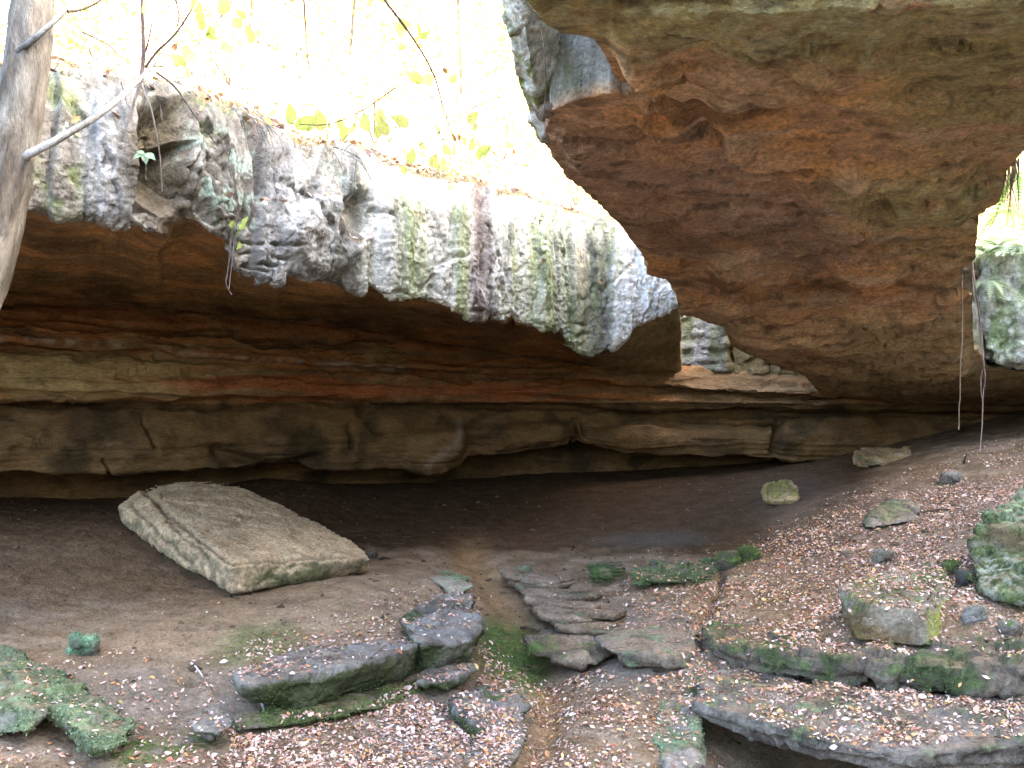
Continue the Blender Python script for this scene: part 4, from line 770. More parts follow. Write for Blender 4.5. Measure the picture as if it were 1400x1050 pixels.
DZ = [  # (outline in the plan as seen from the bank, leaves per square metre)
    ([(215, 1060), (330, 978), (480, 962), (565, 930), (610, 930), (700, 985), (722, 1060)], 1516),
    ([(610, 880), (660, 885), (725, 950), (722, 990), (690, 980), (600, 925)], 938),
    ([(290, 905), (420, 850), (540, 812), (650, 808), (655, 850), (560, 884), (420, 925), (330, 940)], 342),
    ([(0, 905), (180, 885), (320, 930), (330, 980), (215, 1060), (-40, 1060)], 191),
    ([(-40, 800), (350, 815), (650, 790), (300, 900), (-40, 900)], 7),
    ([(722, 1060), (735, 985), (745, 920), (800, 912), (960, 905), (955, 1060)], 613),
    ([(735, 905), (820, 912), (820, 935), (745, 950)], 541),
    ([(830, 800), (985, 785), (985, 830), (950, 860), (850, 850), (880, 825)], 541),
    ([(860, 770), (985, 755), (985, 800), (870, 800)], 153), ([(760, 790), (960, 850), (950, 900), (780, 860)], 46),
    ([(962, 850), (1000, 790), (1060, 730), (1180, 690), (1440, 640), (1440, 905), (1290, 905), (1120, 892), (1000, 882)], 902),
    ([(1100, 720), (1180, 670), (1300, 630), (1440, 590), (1440, 680), (1180, 700)], 178),
    ([(960, 905), (1000, 900), (1440, 950), (1440, 1025), (1250, 1040), (1100, 1010), (1030, 985), (1060, 950)], 938),
    ([(945, 915), (1060, 925), (1060, 1000), (945, 965)], 153), ([(960, 840), (990, 840), (960, 930), (940, 930)], 722),
    ([(970, 1030), (1120, 1035), (1120, 1070), (960, 1070)], 902)]
def scatter_litter():
    P0, N0, S0, C0 = [], [], [], []
    for poly, dens in DZ:
        # plan rectangle that covers the patch, found through the ground under its outline
        cor = []
        for (x, y) in poly:
            h = GB.ray_cast(Vector((0, 0, 0)), Vector(P(x, y, 1.0)).normalized())
            if h[0] is not None: cor.append(h[0])
        cor = np.array(cor); lo, hi = cor.min(0) - 1.0, cor.max(0) + 1.0; n = int(dens * (hi[0] - lo[0]) * (hi[1] - lo[1]))
        n = min(n, 90000); q = np.stack([rng.uniform(lo[0], hi[0], n), rng.uniform(lo[1], hi[1], n)], -1)
        # clumping
        cl = fbm(np.stack([q[:, 0], q[:, 1], q[:, 0] * 0], -1), .9, 3, off=5); q = q[rng.random(n) < np.clip(.62 + 1.1 * cl, .05, 1)]
        z = ground_z(q[:, 0], q[:, 1]); X, Y = proj(np.stack([q[:, 0], q[:, 1], z + .1], -1)); j = rng.normal(size=(len(q), 2)) * 14
        bxy = np.array(poly); kp = (X > bxy[:, 0].min() - 60) & (X < bxy[:, 0].max() + 60) & (Y > bxy[:, 1].min() - 60) & (Y < bxy[:, 1].max() + 90); q = q[kp]; j = j[kp]; pp, nn = [], []
        for x, y in q:
            h = drop(x, y)
            if h is None or h[1].z < h[2]: h = (Vector((0, 1, 50)), Vector((0, 0, 1)), 0)
            pp.append(h[0]); nn.append(h[1])
        pp = np.array(pp); X, Y = proj(pp); kp = inpoly(X + j[:, 0], Y + j[:, 1] * .5, poly); P0 += list(pp[kp]); N0 += list(np.array(nn)[kp])
    P0 = np.array(P0); N0 = np.array(N0); n = len(P0); X, Y = proj(P0)
    P0 = P0 + N0 * rng.uniform(.008, .03, (n, 1))
    warm = sst(720, 900, X) * (1 - sst(1000, 1250, X))
    c1 = leafcols(n, [5, 3.5, 5, 1.0, 1.4, .7, 2.2, .5, 3.6, .2]); c2 = leafcols(n, [2, 1, 3, 3, 2.2, 1.5, 2, .8, 2, .3])
    c = np.where((rng.random(n) < .35 + .5 * warm)[:, None], c2, c1)
    print('litter', n)
    o = leaves_mesh('leaf_litter', P0, N0, np.clip(rng.lognormal(-3.17, .38, n), .018, .11), c, M_LITTER, .38); tag(o, 'fallen pale pink, orange and brown leaves strewn over the rocks and soil', None, None, 'stuff')
scatter_litter()

# ------------------------------------------------------------------ wood: tubes
def tube(path, radii, sides=7, wob=0.):
    p = np.array(path, float); r = np.array(radii, float) if hasattr(radii, '__len__') else np.full(len(p), radii)
    t = np.linspace(0, 1, len(p)); m = max(len(p), int(len(p) * 3)); tt = np.linspace(0, 1, m)
    q = np.stack([np.interp(tt, t, p[:, k]) for k in range(3)], -1); q = gsm(q, 1.0, 0); q[0], q[-1] = p[0], p[-1]; rr = np.interp(tt, t, r)
    if wob: q = q + wob * np.stack([fbm(q * 1.0, 2.2, 2, off=k * 9) for k in range(3)], -1)
    d = np.gradient(q, axis=0); d /= np.linalg.norm(d, axis=1)[:, None] + 1e-9; up = np.where(np.abs(d[:, 2:3]) > .9, np.array([[1., 0, 0]]), np.array([[0, 0, 1.]]))
    a = np.cross(d, up); a /= np.linalg.norm(a, axis=1)[:, None]; b = np.cross(d, a)
    th = np.linspace(0, 2 * math.pi, sides, endpoint=False)
    V = q[:, None] + rr[:, None, None] * (np.cos(th)[None, :, None] * a[:, None] + np.sin(th)[None, :, None] * b[:, None])
    f = []
    for i in range(m - 1):
        for k in range(sides): f.append((i * sides + k, i * sides + (k + 1) % sides, (i + 1) * sides + (k + 1) % sides, (i + 1) * sides + k))
    f.append(tuple(range(sides))); f.append(tuple(range((m - 1) * sides, m * sides))[::-1])
    return V.reshape(-1, 3), f
def tubes(name, specs, mat, col, parent=None, sides=7, wob=.01):
    Vs, Fs, off = [], [], 0
    for path, r in specs:
        V, f = tube(path, r, sides, wob); Vs.append(V); Fs += [tuple(i + off for i in q) for q in f]; off += len(V)
    V = np.concatenate(Vs); n = fbm(V, 6, 3, st=(1, 1, .3)); c = mix(base(V, col), np.array(col) * .45, sst(0, .4, n))
    return to_mesh(name, V, Fs, mat, c, parent=parent)
def child(o, root):
    o.parent = root; o.matrix_parent_inverse = Matrix.Translation(-Vector(root.location)); return o

# the grey trunk at the left
tr = empty('tree', (-6.2, 6.4, -3.6)); tag(tr, 'grey leaning tree trunk with bare branches at the left edge', 'tree')
path = [(-6.2, 6.4, -3.6)] + pts((-420, 1000, 6.3), (-150, 640, 6.1), (-50, 440, 6), (-2, 300, 6), (22, 200, 6), (36, 100, 6), (44, 20, 6), (50, -80, 6.1), (58, -260, 6.3), (80, -600, 6.8))
V, f = tube(path, [.24, .2, .17, .155, .14, .133, .127, .122, .118, .1, .07], 40, .02)
tt = np.concatenate([V]); n1 = fbm(tt, 5, 4, st=(1, 1, .22)); n2 = fbm(tt, 16, 3, st=(1, 1, .3)); ctr = gsm(V.reshape(-1, 40, 3).mean(1), 1, 0).repeat(40, 0); V = V + (V - ctr) * (.22 * n1 + .18 * n2)[:, None]
c = mix(base(V, (.185, .17, .15)), np.array([.08, .07, .06]), sst(-.05, .3, n1 + .6 * n2)); c = mix(c, np.array([.30, .29, .26]), sst(.05, .3, fbm(V, 2.5, 3, off=8)) * .6)
child(to_mesh('trunk', V, f, M_BARK, c), tr)
for sp, cl in (([(24, 70, 5.9), (45, 58, 5.86), (68, 35, 5.85), (92, 14, 5.9), (100, -20, 6)], (.34, .35, .34)), ([(2, 232, 6.03), (36, 214, 5.92), (80, 190, 5.9), (130, 163, 6.0), (165, 135, 6.1), (190, 112, 6.2), (208, 92, 6.3), (238, 58, 6.4), (262, 18, 6.5), (278, -15, 6.6)], (.42, .42, .41)), ([(92, 15, 5.9), (112, 14, 6), (130, 6, 6.1), (145, -5, 6.2)], (.12, .10, .08))):
    rr = np.linspace(.022, .010, len(sp)) if cl[0] > .2 else np.linspace(.01, .005, len(sp))
    if len(sp) > 6: rr = np.array([.03, .026, .022, .019, .017, .014, .010, .008, .006, .004])
    child(tubes('branch', [(pts(*sp), rr)], M_BARK, cl), tr)

# ------------------------------------------------------------------ trees and leaves beyond the rim
hills = [o for o in COL.objects if o.name.startswith('hillside')]
_dg = bpy.context.evaluated_depsgraph_get(); HB = [BVHTree.FromObject(o, _dg) for o in hills]; RB = BVHTree.FromObject(rim, _dg)
def hill_z(x, y):
    z = None
    for t in HB:
        h = t.ray_cast(Vector((x, y, 80)), Vector((0, 0, -1)))
        if h[0] is not None and (z is None or h[0].z > z): z = h[0].z
    return z
def make_tree(loc, h, r, ncl, label, group, seed):
    rg = np.random.default_rng(seed); root = empty('tree', loc); tag(root, label, 'tree', group)
    L = np.array(loc); lean = rg.normal(size=2) * .06 * h; mid = [L + np.array([lean[0] * t, lean[1] * t, h * t]) + np.append(rg.normal(size=2) * .12, 0) for t in (0, .25, .5, .75, 1)]
    specs = [(mid, np.array([1, .85, .65, .42, .12]) * r)]; tips = []
    for k in range(9):
        t = rg.uniform(.35, .95); b0 = np.array([np.interp(t, (0, .25, .5, .75, 1), [m[j] for m in mid]) for j in range(3)]); an = rg.uniform(0, 6.28); ln = h * rg.uniform(.18, .32)
        b1 = b0 + np.array([math.cos(an) * ln * .6, math.sin(an) * ln * .6, ln * .35]); b2 = b0 + np.array([math.cos(an) * ln, math.sin(an) * ln, ln * .45 + rg.uniform(-.2, .3)])
        specs.append(([b0, b1, b2], np.array([.3, .2, .06]) * r)); tips += [b1, b2]
    child(tubes('trunk', specs, M_BARK, (.20, .17, .14), wob=.03), root)
    cen = np.array(tips)[rg.integers(0, len(tips), ncl)] + rg.normal(size=(ncl, 3)) * h * .05
    pp = (cen[:, None] + rg.normal(size=(ncl, 26, 3)) * np.array([.5, .5, .28]) * h / 12).reshape(-1, 3); n = len(pp)
    col = np.array([(.52, .52, .10), (.46, .50, .09), (.56, .50, .12), (.38, .44, .08), (.52, .36, .09)])[rg.choice(5, n, p=[.35, .25, .2, .12, .08])] * rg.uniform(.8, 1.15, (n, 1))
    child(leaves_mesh('crown', pp, rg.normal(size=(n, 3)), rg.uniform(.12, .2, n), col, M_LEAF), root); return root
k = 0
for (x_, y_, h, r, lb) in ((-9.6, 25, 11, .10, 'slender sunlit tree left of the bare sapling, faint in the glare'), (-6.6, 27, 12, .12, 'slim sunlit tree just right of the bare sapling, faint in the glare'), (-4.6, 31, 11, .10, 'thin tree faint in the glare behind the bare hanging twig'), (-1.6, 36, 13, .11, 'thin pale tree in the glare just left of the bridge'), (16, 36, 10, .14, 'sunlit tree beyond the lit block at the right edge')):
    z = hill_z(x_, y_)
    if z is None: continue
    make_tree((x_, y_, z - .2), h, r, 70, lb, 'trees on the slope beyond the rim', 300 + k); k += 1
# leaf litter on the slope behind the rim
def slope_litter():
    n = 26000; x = rng.uniform(-14, 12, n); y = rng.uniform(11, 40, n); Pp, Nn = [], []
    for a, b in zip(x, y):
        for t in HB + [RB]:
            h = t.ray_cast(Vector((a, b, 60)), Vector((0, 0, -1)))
            if h[0] is not None and h[1].z > (.62 if t is RB else .3): Pp.append(h[0]); Nn.append(h[1])
    Pp = np.array(Pp); Nn = np.array(Nn); n = len(Pp); Pp = Pp + Nn * rng.uniform(.02, .08, (n, 1))
    o = leaves_mesh('leaf_litter', Pp, Nn, rng.uniform(.10, .18, n), leafcols(n, [4, 4, 3, 2, .8, 3, .8, 3, 1, 1]), M_LITTER, .5); tag(o, 'sunlit fallen leaves covering the slope above the rim', None, None, 'stuff')
slope_litter()
# ------------------------------------------------------------------ small growth on and around the rim
def rim_Y(x): return float(cv(x, F_Y))
def twig(label, sp, r0, r1, col, name='root', cat='root', group=None, sides=5):
    p = pts(*sp); o = tubes(name, [(p, np.linspace(r0, r1, len(p)))], M_BARK, col, sides=sides, wob=.02); return tag(o, label, cat, group)
GR, BR_, PALE = (.20, .17, .15), (.10, .075, .06), (.42, .40, .38)
ry = lambda x: rim_Y(x) - .35
twig('long thin root hanging down in front of the brown alcove', [(193, 112, ry(193)), (198, 128, ry(198) - .1), (208, 150, ry(208) - .2), (215, 185, ry(215) - .2), (219, 225, ry(219) - .2), (221, 262, ry(221) - .2)], .014, .006, GR)
twig('short curved root at the right side of the alcove', [(216, 134, ry(216)), (221, 150, ry(221)), (222, 165, ry(222)), (232, 178, ry(232))], .010, .006, GR)
twig('thick grey root at the top left of the alcove', [(195, 108, ry(195)), (186, 130, ry(186)), (182, 152, ry(182)), (172, 178, ry(172))], .022, .012, GR)
twig('fine pale root left of the thick grey one', [(165, 112, ry(165)), (170, 128, ry(170)), (175, 148, ry(175))], .009, .005, GR)
twig('diagonal grey root crossing the rounded rib of rock', [(214, 98, ry(214)), (236, 114, ry(236) - .1), (252, 135, ry(252) - .2), (272, 165, ry(272) - .3), (298, 200, ry(298) - .2)], .017, .008, GR)
twig('pair of pale roots dangling below the rim', [(316, 318, ry(316)), (314, 345, ry(314)), (312, 370, ry(312)), (308, 388, ry(308)), (318, 403, ry(318))], .015, .007, (.26, .22, .20))
twig('thin vertical root dangling beside the pale pair', [(320, 322, ry(320)), (318, 350, ry(318)), (314, 395, ry(314))], .009, .005, (.30, .26, .25))
tangle = empty('root_tangle', P(340, 165, ry(340))); tag(tangle, 'tangle of fine pale roots spilling over the rim beside the dark crack', 'roots')
rg = np.random.default_rng(5)
for k in range(22):
    x0 = 292 + rg.uniform(0, 70); y0 = 135 + (x0 - 292) * .35 + rg.uniform(-6, 6); dx = rg.uniform(5, 55); dy = rg.uniform(15, 55); Y0 = ry(x0) - rg.uniform(.0, .25)
    child(tubes('root', [(pts((x0, y0, Y0), (x0 + dx * .4, y0 + dy * .3, Y0 - .05), (x0 + dx * .7, y0 + dy * .6, Y0 + .05), (x0 + dx, y0 + dy, Y0 + .15)), np.linspace(.008, .004, 4))], M_BARK, PALE, sides=4), tangle)
t2 = empty('root_tangle', P(490, 230, ry(490))); tag(t2, 'dry twiggy roots hanging over the pale rim next to the dark niche', 'roots')
for k in range(16):
    x0 = 455 + rg.uniform(0, 60); y0 = 205 + rg.uniform(-10, 15); dx = rg.uniform(-15, 45); dy = rg.uniform(10, 45); Y0 = ry(x0) - rg.uniform(.0, .25)
    child(tubes('root', [(pts((x0, y0, Y0), (x0 + dx * .5, y0 + dy * .3, Y0 - .1), (x0 + dx, y0 + dy, Y0)), np.linspace(.009, .005, 3))], M_BARK, [GR, PALE][k % 2], sides=4), t2)
# sapling on the rim
sap = empty('sapling', P(192, 112, 11.9)); tag(sap, 'thin bare sapling with forked stems rising from the rim above the alcove', 'sapling')
for nm, sp, r0, r1 in (('stem', [(192, 112, 11.9), (195, 90, 11.9), (197, 60, 11.85), (194, 20, 11.8), (193, -40, 11.8)], .028, .018), ('branch', [(198, 72, 11.8), (205, 50, 11.7), (208, 32, 11.7), (208, 15, 11.7)], .013, .007),
                       ('branch', [(198, 92, 11.8), (215, 70, 11.6), (240, 48, 11.5), (258, 20, 11.4), (275, -10, 11.3)], .016, .009), ('branch', [(240, 0, 11.4), (246, 25, 11.4), (241, 36, 11.4), (250, 58, 11.4), (262, 78, 11.4)], .011, .006), ('branch', [(200, 92, 11.8), (222, 90, 11.7), (240, 88, 11.7)], .008, .004),
                       ('branch', [(248, 30, 11.4), (275, 60, 11.3), (300, 98, 11.3), (330, 122, 11.4), (400, 150, 11.8)], .007, .004)):
    p = pts(*sp); child(tubes(nm, [(p, np.linspace(r0, r1, len(p)))], M_BARK, (.16, .12, .11), sides=6), sap)
# hanging twigs and leafy sprays in the opening
LSHAPE = np.array([[0, 0, 0], [-.2, .14, .05], [-.34, .38, .09], [-.3, .62, .07], [-.15, .84, .0], [0, 1.05, -.14], [.15, .84, .0], [.3, .62, .08], [.34, .38, .1], [.2, .14, .05], [0, .45, -.02]])
LF = [(0, 10, 1), (1, 10, 2), (2, 10, 3), (3, 10, 4), (4, 10, 5), (5, 10, 6), (6, 10, 7), (7, 10, 8), (8, 10, 9), (9, 10, 0)]
def leaf_proto(name, col):
    me = bpy.data.meshes.new(name); me.from_pydata(LSHAPE.tolist(), [], LF); set_col(me, np.tile(np.array(col), (11, 1)) * np.linspace(.9, 1.1, 11)[:, None]); me.materials.append(M_LEAF); return me
LP = [leaf_proto('leaf', c) for c in ((.55, .60, .15), (.62, .60, .18), (.46, .54, .13), (.30, .14, .05), (.36, .46, .30))]
def leaf(root, x, y, Y, s, k, rot=None):
    o = bpy.data.objects.new('leaf', LP[k]); COL.objects.link(o); o.parent = root; o.location = Vector(P(x, y, Y)) - Vector(root.location); s = s / F * Y; o.scale = (s, s, s)
    o.rotation_euler = rot or (math.radians(random.uniform(40, 140)), random.uniform(-.8, .8), random.uniform(-3.1, 3.1)); return o
def spray(label, stem, r0, r1, lv, cat='branch', col=(.09, .06, .05)):
    root = empty('hanging_branch', P(*stem[0])); tag(root, label, cat); p = pts(*stem)
    child(tubes('stem', [(p, np.linspace(r0, r1, len(p)))], M_BARK, col, sides=6), root)
    for (x, y, s, k) in lv + [(a + random.uniform(-16, 16), b + random.uniform(-14, 14), c * random.uniform(.55, .85), k) for a, b, c, k in lv if k < 3]: leaf(root, x, y, stem[-1][2] + random.uniform(-.1, .1), s, k)
    return root
spray('long dark twig hanging through the opening with curled leaves at its tip', [(515, -25, 7), (525, 0, 7), (546, 26, 7), (568, 58, 7), (585, 84, 7), (598, 112, 7), (606, 145, 7), (614, 172, 7), (621, 193, 7)], .011, .004,
      [(545, 52, 26, 0), (556, 42, 22, 0), (572, 55, 24, 2), (535, 62, 20, 1), (612, 100, 10, 3), (626, 88, 10, 3), (622, 195, 14, 3), (628, 193, 10, 3), (616, 212, 18, 1), (575, 112, 26, 0), (588, 118, 28, 1), (625, 112, 24, 0), (700, 210, 12, 3), (612, 235, 22, 1)])
spray('thin bare twig hanging at the middle of the bright opening', [(414, -25, 8), (416, 10, 8), (418, 50, 8), (423, 90, 8), (429, 120, 8)], .009, .004, [(520, 2, 18, 0), (498, 12, 16, 1)])
spray('twig with broad yellow-green leaves held above the dark crack', [(540, 120, 9.5), (500, 150, 9.6), (455, 170, 9.7), (420, 172, 9.8), (398, 168, 9.9)], .007, .003, [(396, 172, 30, 0), (408, 178, 30, 0), (418, 180, 32, 1), (440, 180, 30, 1), (455, 178, 26, 0), (470, 186, 28, 1), (490, 176, 30, 1), (505, 180, 28, 1), (530, 186, 28, 1), (366, 160, 20, 1), (520, 172, 24, 1), (548, 180, 30, 1)])
spray('yellowing leafy twig near the sapling above the rim', [(330, -20, 9), (310, 10, 9), (290, 40, 9), (262, 70, 9)], .008, .003, [(250, 80, 34, 1), (255, 92, 30, 1), (285, 44, 24, 2), (292, 55, 22, 0), (240, 70, 14, 3), (330, 40, 26, 0), (300, 20, 26, 1), (175, 25, 26, 0), (200, 18, 28, 1), (318, 75, 24, 1), (345, 60, 26, 1), (272, 20, 24, 0)])
spray('pale leafy twig crossing the bright gap above the streaked rock', [(690, 130, 9), (640, 150, 9), (590, 190, 9), (560, 205, 9)], .006, .003, [(600, 190, 24, 1), (640, 205, 24, 1), (655, 212, 22, 0), (575, 205, 24, 1), (560, 225, 22, 0), (590, 230, 22, 1), (690, 190, 22, 1), (680, 215, 14, 3), (640, 170, 22, 1)])
sprig = empty('seedling', P(212, 240, ry(212))); tag(sprig, 'tiny seedling with three white-green leaves in front of the alcove', 'plant')
child(tubes('stem', [(pts((200, 245, ry(200)), (200, 225, ry(200) - .1), (198, 210, ry(198) - .15)), np.array([.006, .005, .004]))], M_BARK, GR, sides=5), sprig)
for an, s_ in ((205, 17), (-78, 15), (-28, 18), (165, 11)):
    yv = Vector((math.cos(math.radians(an)), -.25, math.sin(math.radians(an)))).normalized(); nv = Vector((.1, -.75, .65)); xv = yv.cross(nv).normalized(); nv = xv.cross(yv); M = Matrix((xv, yv, nv)).transposed()
    leaf(sprig, 198, 210, ry(198) - .17, s_, 4, M.to_euler())
sprig2 = empty('seedling', P(320, 320, ry(320))); tag(sprig2, 'small yellow-green plant growing from the lip above the dangling roots', 'plant')
child(tubes('stem', [(pts((313, 330, ry(313)), (318, 315, ry(318) - .1), (326, 305, ry(326) - .15)), np.array([.006, .005, .004]))], M_BARK, GR, sides=5), sprig2)
for k in range(6): leaf(sprig2, 318 + random.uniform(-8, 16), 318 + random.uniform(-14, 26), ry(320) - .2, random.uniform(8, 13), 2)
# dry grass hanging over the edge
def edge_grass():
    n = 900; Vs, Fs = [], []; xs_ = rg.uniform(20, 900, n); k0 = len(XS)
    for q in range(n):
        i = int(np.interp(xs_[q], XS, np.arange(k0))); b = RIM_R[2, i] + np.array([rg.normal() * .05, rg.uniform(-.1, .25), rg.uniform(-.05, .12)])
        if fbm(np.array([[xs_[q] * .03, 0, 0]]), 1, 2)[0] < -.02: continue
        l = rg.uniform(.12, .45); d = np.array([rg.normal() * .5, -rg.uniform(.2, .8), rg.uniform(-.1, .8)]); d /= np.linalg.norm(d); w = np.array([.006, 0, 0]); o = len(Vs)
        m1 = b + d * l * .5; m2 = b + d * l * .85 - np.array([0, 0, l * .45]); Vs += [b - w, b + w, m1 - w * .8, m1 + w * .8, m2]; Fs += [(o, o + 1, o + 3, o + 2), (o + 2, o + 3, o + 4)]
    V = np.array(Vs); c = base(V, (.40, .33, .17)) * rg.uniform(.6, 1.3, (len(V), 1)); return tag(to_mesh('grass', V, Fs, M_LEAF, c, smooth=False), 'dry grass blades hanging over the rim of the cliff', kind='stuff')
edge_grass()
# fallen crumbs of stone on the shelter's floor
def crumbs():
    Vs, Fs, Cs = [], [], []; q0 = np.array([[1, 0, 0], [-1, 0, 0], [0, 1, 0], [0, -1, 0], [0, 0, 1], [0, 0, -1]], float); f0 = [(0, 2, 4), (2, 1, 4), (1, 3, 4), (3, 0, 4), (2, 0, 5), (1, 2, 5), (3, 1, 5), (0, 3, 5)]
    for k in range(1500):
        x = rg.uniform(-13, 9); y = rg.uniform(12, 29); h = GB.ray_cast(Vector((x, y, .1)), Vector((0, 0, -1)))
        if h[0] is None: continue
        r = rg.lognormal(-3.6, .5); o = len(Vs); v = q0 * r * rg.uniform(.6, 1.4, (6, 3)); v[:, 2] *= .7; Vs += list(v + np.array(h[0])); Fs += [tuple(i + o for i in f) for f in f0]; Cs += [np.array([.13, .095, .062]) * rg.uniform(.4, 1.3)] * 6
    return tag(to_mesh('gravel', np.array(Vs), np.array(Fs), M_BOULDER, np.array(Cs), smooth=False), 'small crumbs of fallen stone on the sandy floor', kind='stuff')
crumbs()
tag(twig('x', [(112, 45, 11.2), (150, 62, 11.2), (165, 80, 11.4)], .012, .006, GR, 'twig', 'twig'), 'fallen twig lying in the leaves behind the mossy edge', 'twig')
# ------------------------------------------------------------------ shrubs on the slope
def shrub(loc, r, seed, label, n=420, cols=((.52, .53, .12), (.44, .50, .10), (.56, .48, .12))):
    rg2 = np.random.default_rng(seed); root = empty('shrub', loc); tag(root, label, 'shrub', 'shrubs behind the rim'); L = np.array(loc); sp = []; tips = []
    for k in range(7):
        a = rg2.uniform(0, 6.28); t = L + np.array([math.cos(a) * r * .7, math.sin(a) * r * .7, r * rg2.uniform(.9, 1.8)]); sp.append(([L, (L + t) / 2 + np.array([0, 0, r * .15]), t], np.array([.02, .014, .005]))); tips += [t, (L + t * 2) / 3]
    child(tubes('stem', sp, M_BARK, (.2, .16, .13), sides=5), root)
    pp = np.array(tips)[rg2.integers(0, len(tips), n)] + rg2.normal(size=(n, 3)) * r * .28; c = np.array(cols)[rg2.integers(0, len(cols), n)] * rg2.uniform(.8, 1.2, (n, 1))
    child(leaves_mesh('foliage', pp, rg2.normal(size=(n, 3)), rg2.uniform(.07, .13, n) * max(1, r * .9), c, M_LEAF), root); return root
k = 0
for x_, y_, r in ((-6.2, 15.6, .9), (-4.2, 18, .8), (-8, 17, 1.0), (-2.6, 20.5, .9), (-5.5, 20, 1.1), (-1.2, 23, .9), (-3.2, 24, 1.2), (.6, 25.5, .9), (-7.5, 22.5, 1.2), (-.5, 28, 1.2), (1.8, 28.5, .9), (-5, 27, 1.2), (3.4, 30.5, 1.0), (-10, 20, 1.1), (0.5, 32, 1.3), (-6, 31, 2.0), (-2.5, 33, 2.2), (1.0, 36, 2.2), (-9, 28, 2.0), (-4.5, 38, 2.6), (-.5, 42, 2.6), (-8, 35, 2.4), (-12.5, 33, 2.4), (3.2, 40, 2.4), (13.4, 30.5, 1.1), (15, 29, 1.0), (14.5, 33, 1.4), (17, 31, 1.3)):
    z = hill_z(x_, y_)
    if z is not None: shrub((x_, y_, z - .05), r, 500 + k, 'sunlit yellow-green shrub in the blaze of light beyond the rock'); k += 1
# ------------------------------------------------------------------ right-hand pocket: ferns, roots, hanging vines
def fern(loc, n, ln, seed, label, col=(.42, .52, .34), down=0.):
    rg2 = np.random.default_rng(seed); root = empty('fern', loc); tag(root, label, 'fern'); L = np.array(loc)
    for k in range(n):
        a = rg2.uniform(0, 6.28); l = ln * rg2.uniform(.7, 1.15); d = np.array([math.cos(a), math.sin(a), 0]); side = np.array([-d[1], d[0], 0]); m = 18
        ts = np.linspace(0, 1, m); Vs = [L + d * l * t + np.array([0, 0, l * ((.8 - down) * t - 1.0 * t * t)]) for t in ts]; Fs = []
        for q in range(m - 1):
            t = ts[q]; w = l * .2 * math.sin(math.pi * min(1, .12 + t * .88)) ** .8
            for sg in (-1, 1): Fs.append((q, q + 1, len(Vs)) if sg > 0 else (q + 1, q, len(Vs))); Vs.append((Vs[q] + Vs[q + 1]) / 2 + side * sg * w + d * l * .05 - np.array([0, 0, w * .25]))
        V = np.array(Vs); cc = base(V, col) * rg2.uniform(.8, 1.2); child(to_mesh('frond', V, Fs, M_LEAF, cc, smooth=False), root)
    return root
fern(P(1365, 335, 25.6), 12, 1.1, 1, 'pale fern arching over the lit rock block at the right edge'); fern(P(1392, 345, 25.4), 10, 1.0, 2, 'pale fern at the very right edge on top of the lit block')
fern(P(1350, 385, 25.2), 10, .9, 3, 'grey-green fern hanging down the left side of the lit block', down=.5); fern(P(1352, 345, 25.7), 9, .9, 4, 'fern at the left corner of the lit block top')
fern(P(1392, 235, 17.2), 9, .55, 5, 'bright green fern drooping from the torn edge of the roof', (.20, .42, .08), .8); fern(P(1378, 285, 18.5), 7, .45, 6, 'small green fern below the torn root ball', (.24, .40, .10), .8)
rb = empty('root_ball', P(1385, 215, 14.2)); tag(rb, 'ragged brown roots hanging from the right edge of the roof', 'roots')
for k in range(26):
    x0 = 1368 + rg.uniform(0, 26); y0 = 205 + rg.uniform(0, 20); Y0 = 14.3 + rg.uniform(0, 2.2)
    child(tubes('root', [(pts((x0, y0, Y0), (x0 + rg.uniform(-6, 6), y0 + 22, Y0), (x0 + rg.uniform(-9, 9), y0 + rg.uniform(30, 70), Y0)), np.array([.014, .01, .004]))], M_BARK, (.12, .085, .06), sides=4), rb)
twig('long thin vine hanging straight down from the roof edge, the left of two', [(1315, 360, 18.8), (1316, 420, 18.8), (1315, 480, 18.8), (1313, 530, 18.8), (1311, 560, 18.8), (1311, 588, 18.8)], .014, .009, (.24, .18, .13), 'hanging_vine', 'vine')
twig('looped vine hanging below the lit block nearly to the slope', [(1326, 300, 18.6), (1330, 380, 18.6), (1342, 450, 18.6), (1344, 490, 18.6), (1347, 520, 18.6), (1344, 545, 18.6), (1342, 580, 18.6), (1340, 618, 18.6)], .018, .010, (.30, .21, .19), 'hanging_vine', 'vine')
twig('short second strand twisting round the looped vine', [(1344, 500, 18.55), (1340, 518, 18.55), (1342, 538, 18.6), (1344, 548, 18.6)], .010, .008, (.30, .21, .19), 'hanging_vine', 'vine')
twig('thin vine climbing over the grey wall of the roof notch', [(738, 30, 10.9), (745, 80, 11.0), (748, 120, 11.2), (744, 150, 11.5), (738, 165, 11.7)], .007, .004, (.26, .22, .18), 'hanging_vine', 'vine')
# ------------------------------------------------------------------ sticks on the ground
def stick(x0, y0, x1, y1, r, col, label):
    a, b = g_depth(x0, y0), g_depth(x1, y1)
    if a and b:
        p = [np.array(P(x0, y0, a)) + [0, 0, r + .02], np.array(P((x0 + x1) / 2, (y0 + y1) / 2, (a + b) / 2)) + [0, 0, r + .05], np.array(P(x1, y1, b)) + [0, 0, r + .02]]
        tag(tubes('stick', [(p, np.array([r, r * .8, r * .5]))], M_BARK, col, sides=6), label, 'stick')
stick(352, 952, 366, 990, .018, (.62, .60, .60), 'bleached white stick standing in the leaves below the long wet ledge')
stick(262, 910, 278, 930, .014, (.55, .50, .45), 'small pale stick on the bench left of the long wet ledge')
stick(1292, 657, 1300, 645, .02, (.06, .05, .04), 'short dark stick stuck in the upper slope beside the low grey stone')
stick(1262, 703, 1300, 700, .022, (.09, .07, .05), 'dark branch lying right of the grey broken boulder')
stick(1195, 798, 1222, 804, .02, (.10, .08, .06), 'dark twig lying on the leaf pile of the squared boulder')
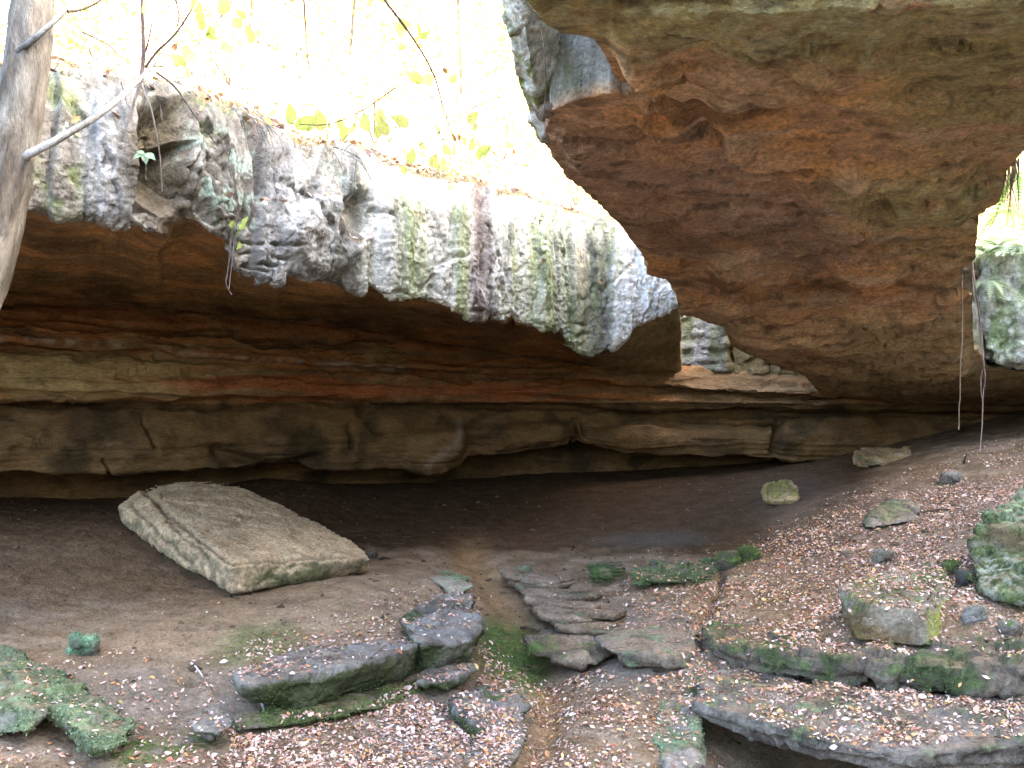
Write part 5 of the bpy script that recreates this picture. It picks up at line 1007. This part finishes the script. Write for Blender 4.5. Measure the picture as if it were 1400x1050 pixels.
stick(712, 862, 738, 868, .03, (.08, .05, .04), 'crooked dark root in the gully mud')
stick(1318, 635, 1322, 622, .02, (.04, .035, .03), 'little dark stub standing below the vines')


# cushions of moss on everything green
def moss():
    Pp, Nn, Cc = [], [], []
    for o in list(COL.objects):
        if o.type != 'MESH' or o.name.split('.')[0] not in ('boulder', 'rock', 'rock_ledge', 'rock_plate', 'ground', 'cliff'): continue
        V, N = mesh_np(o.data); c = np.empty(len(V) * 4, np.float32); o.data.attributes['pigment'].data.foreach_get('color', c); c = c.reshape(-1, 4)[:, :3]
        m = (c[:, 1] > c[:, 0] * 1.28) & (c[:, 1] < .3) & (V[:, 1] > 8); X, Y = proj(V); m &= (X > -30) & (X < 1430) & (Y < 1080) & (Y > 60); i = np.nonzero(m)[0]
        if not len(i): continue
        k = min(len(i) * 2, 9000); i = rng.choice(i, k); Pp.append(V[i] + rng.normal(size=(k, 3)) * .012); Nn.append(N[i]); Cc.append(c[i] * rng.uniform(.6, 1.6, (k, 1)))
    Pp = np.concatenate(Pp); Nn = np.concatenate(Nn); Cc = np.concatenate(Cc); n = len(Pp); print('moss', n)
    nn = Nn + rng.normal(size=(n, 3)) * .9
    tag(leaves_mesh('moss', Pp + Nn * .006, nn, rng.uniform(.014, .034, n), Cc, M_LITTER, .5), 'cushions of green moss on the rocks and banks', kind='stuff')
moss()
# bits of twig among the leaves
def twigs():
    Vs, Fs = [], []
    while len(Vs) < 500 * 6:
        x = rg.uniform(-5, 9); y = rg.uniform(10.5, 22); h = drop(x, y)
        if h is None or h[1].z < .6: continue
        a = rg.uniform(0, 6.28); l = rg.lognormal(-2.1, .5); d = np.array([math.cos(a), math.sin(a), rg.uniform(-.1, .15)]) * l; sd_ = np.array([-d[1], d[0], 0]) / l * .006; p = np.array(h[0]) + np.array([0, 0, .02]); o = len(Vs)
        Vs += [p - d - sd_, p - d + sd_, p - d + np.array([0, 0, .008]), p + d - sd_, p + d + sd_, p + d + np.array([0, 0, .008])]; Fs += [(o, o + 1, o + 4, o + 3), (o + 1, o + 2, o + 5, o + 4), (o + 2, o, o + 3, o + 5)]
    V = np.array(Vs); tag(to_mesh('twig_litter', V, Fs, M_BARK, base(V, (.13, .09, .065)), smooth=False), 'bits of dark twig lying among the fallen leaves', kind='stuff')
twigs()
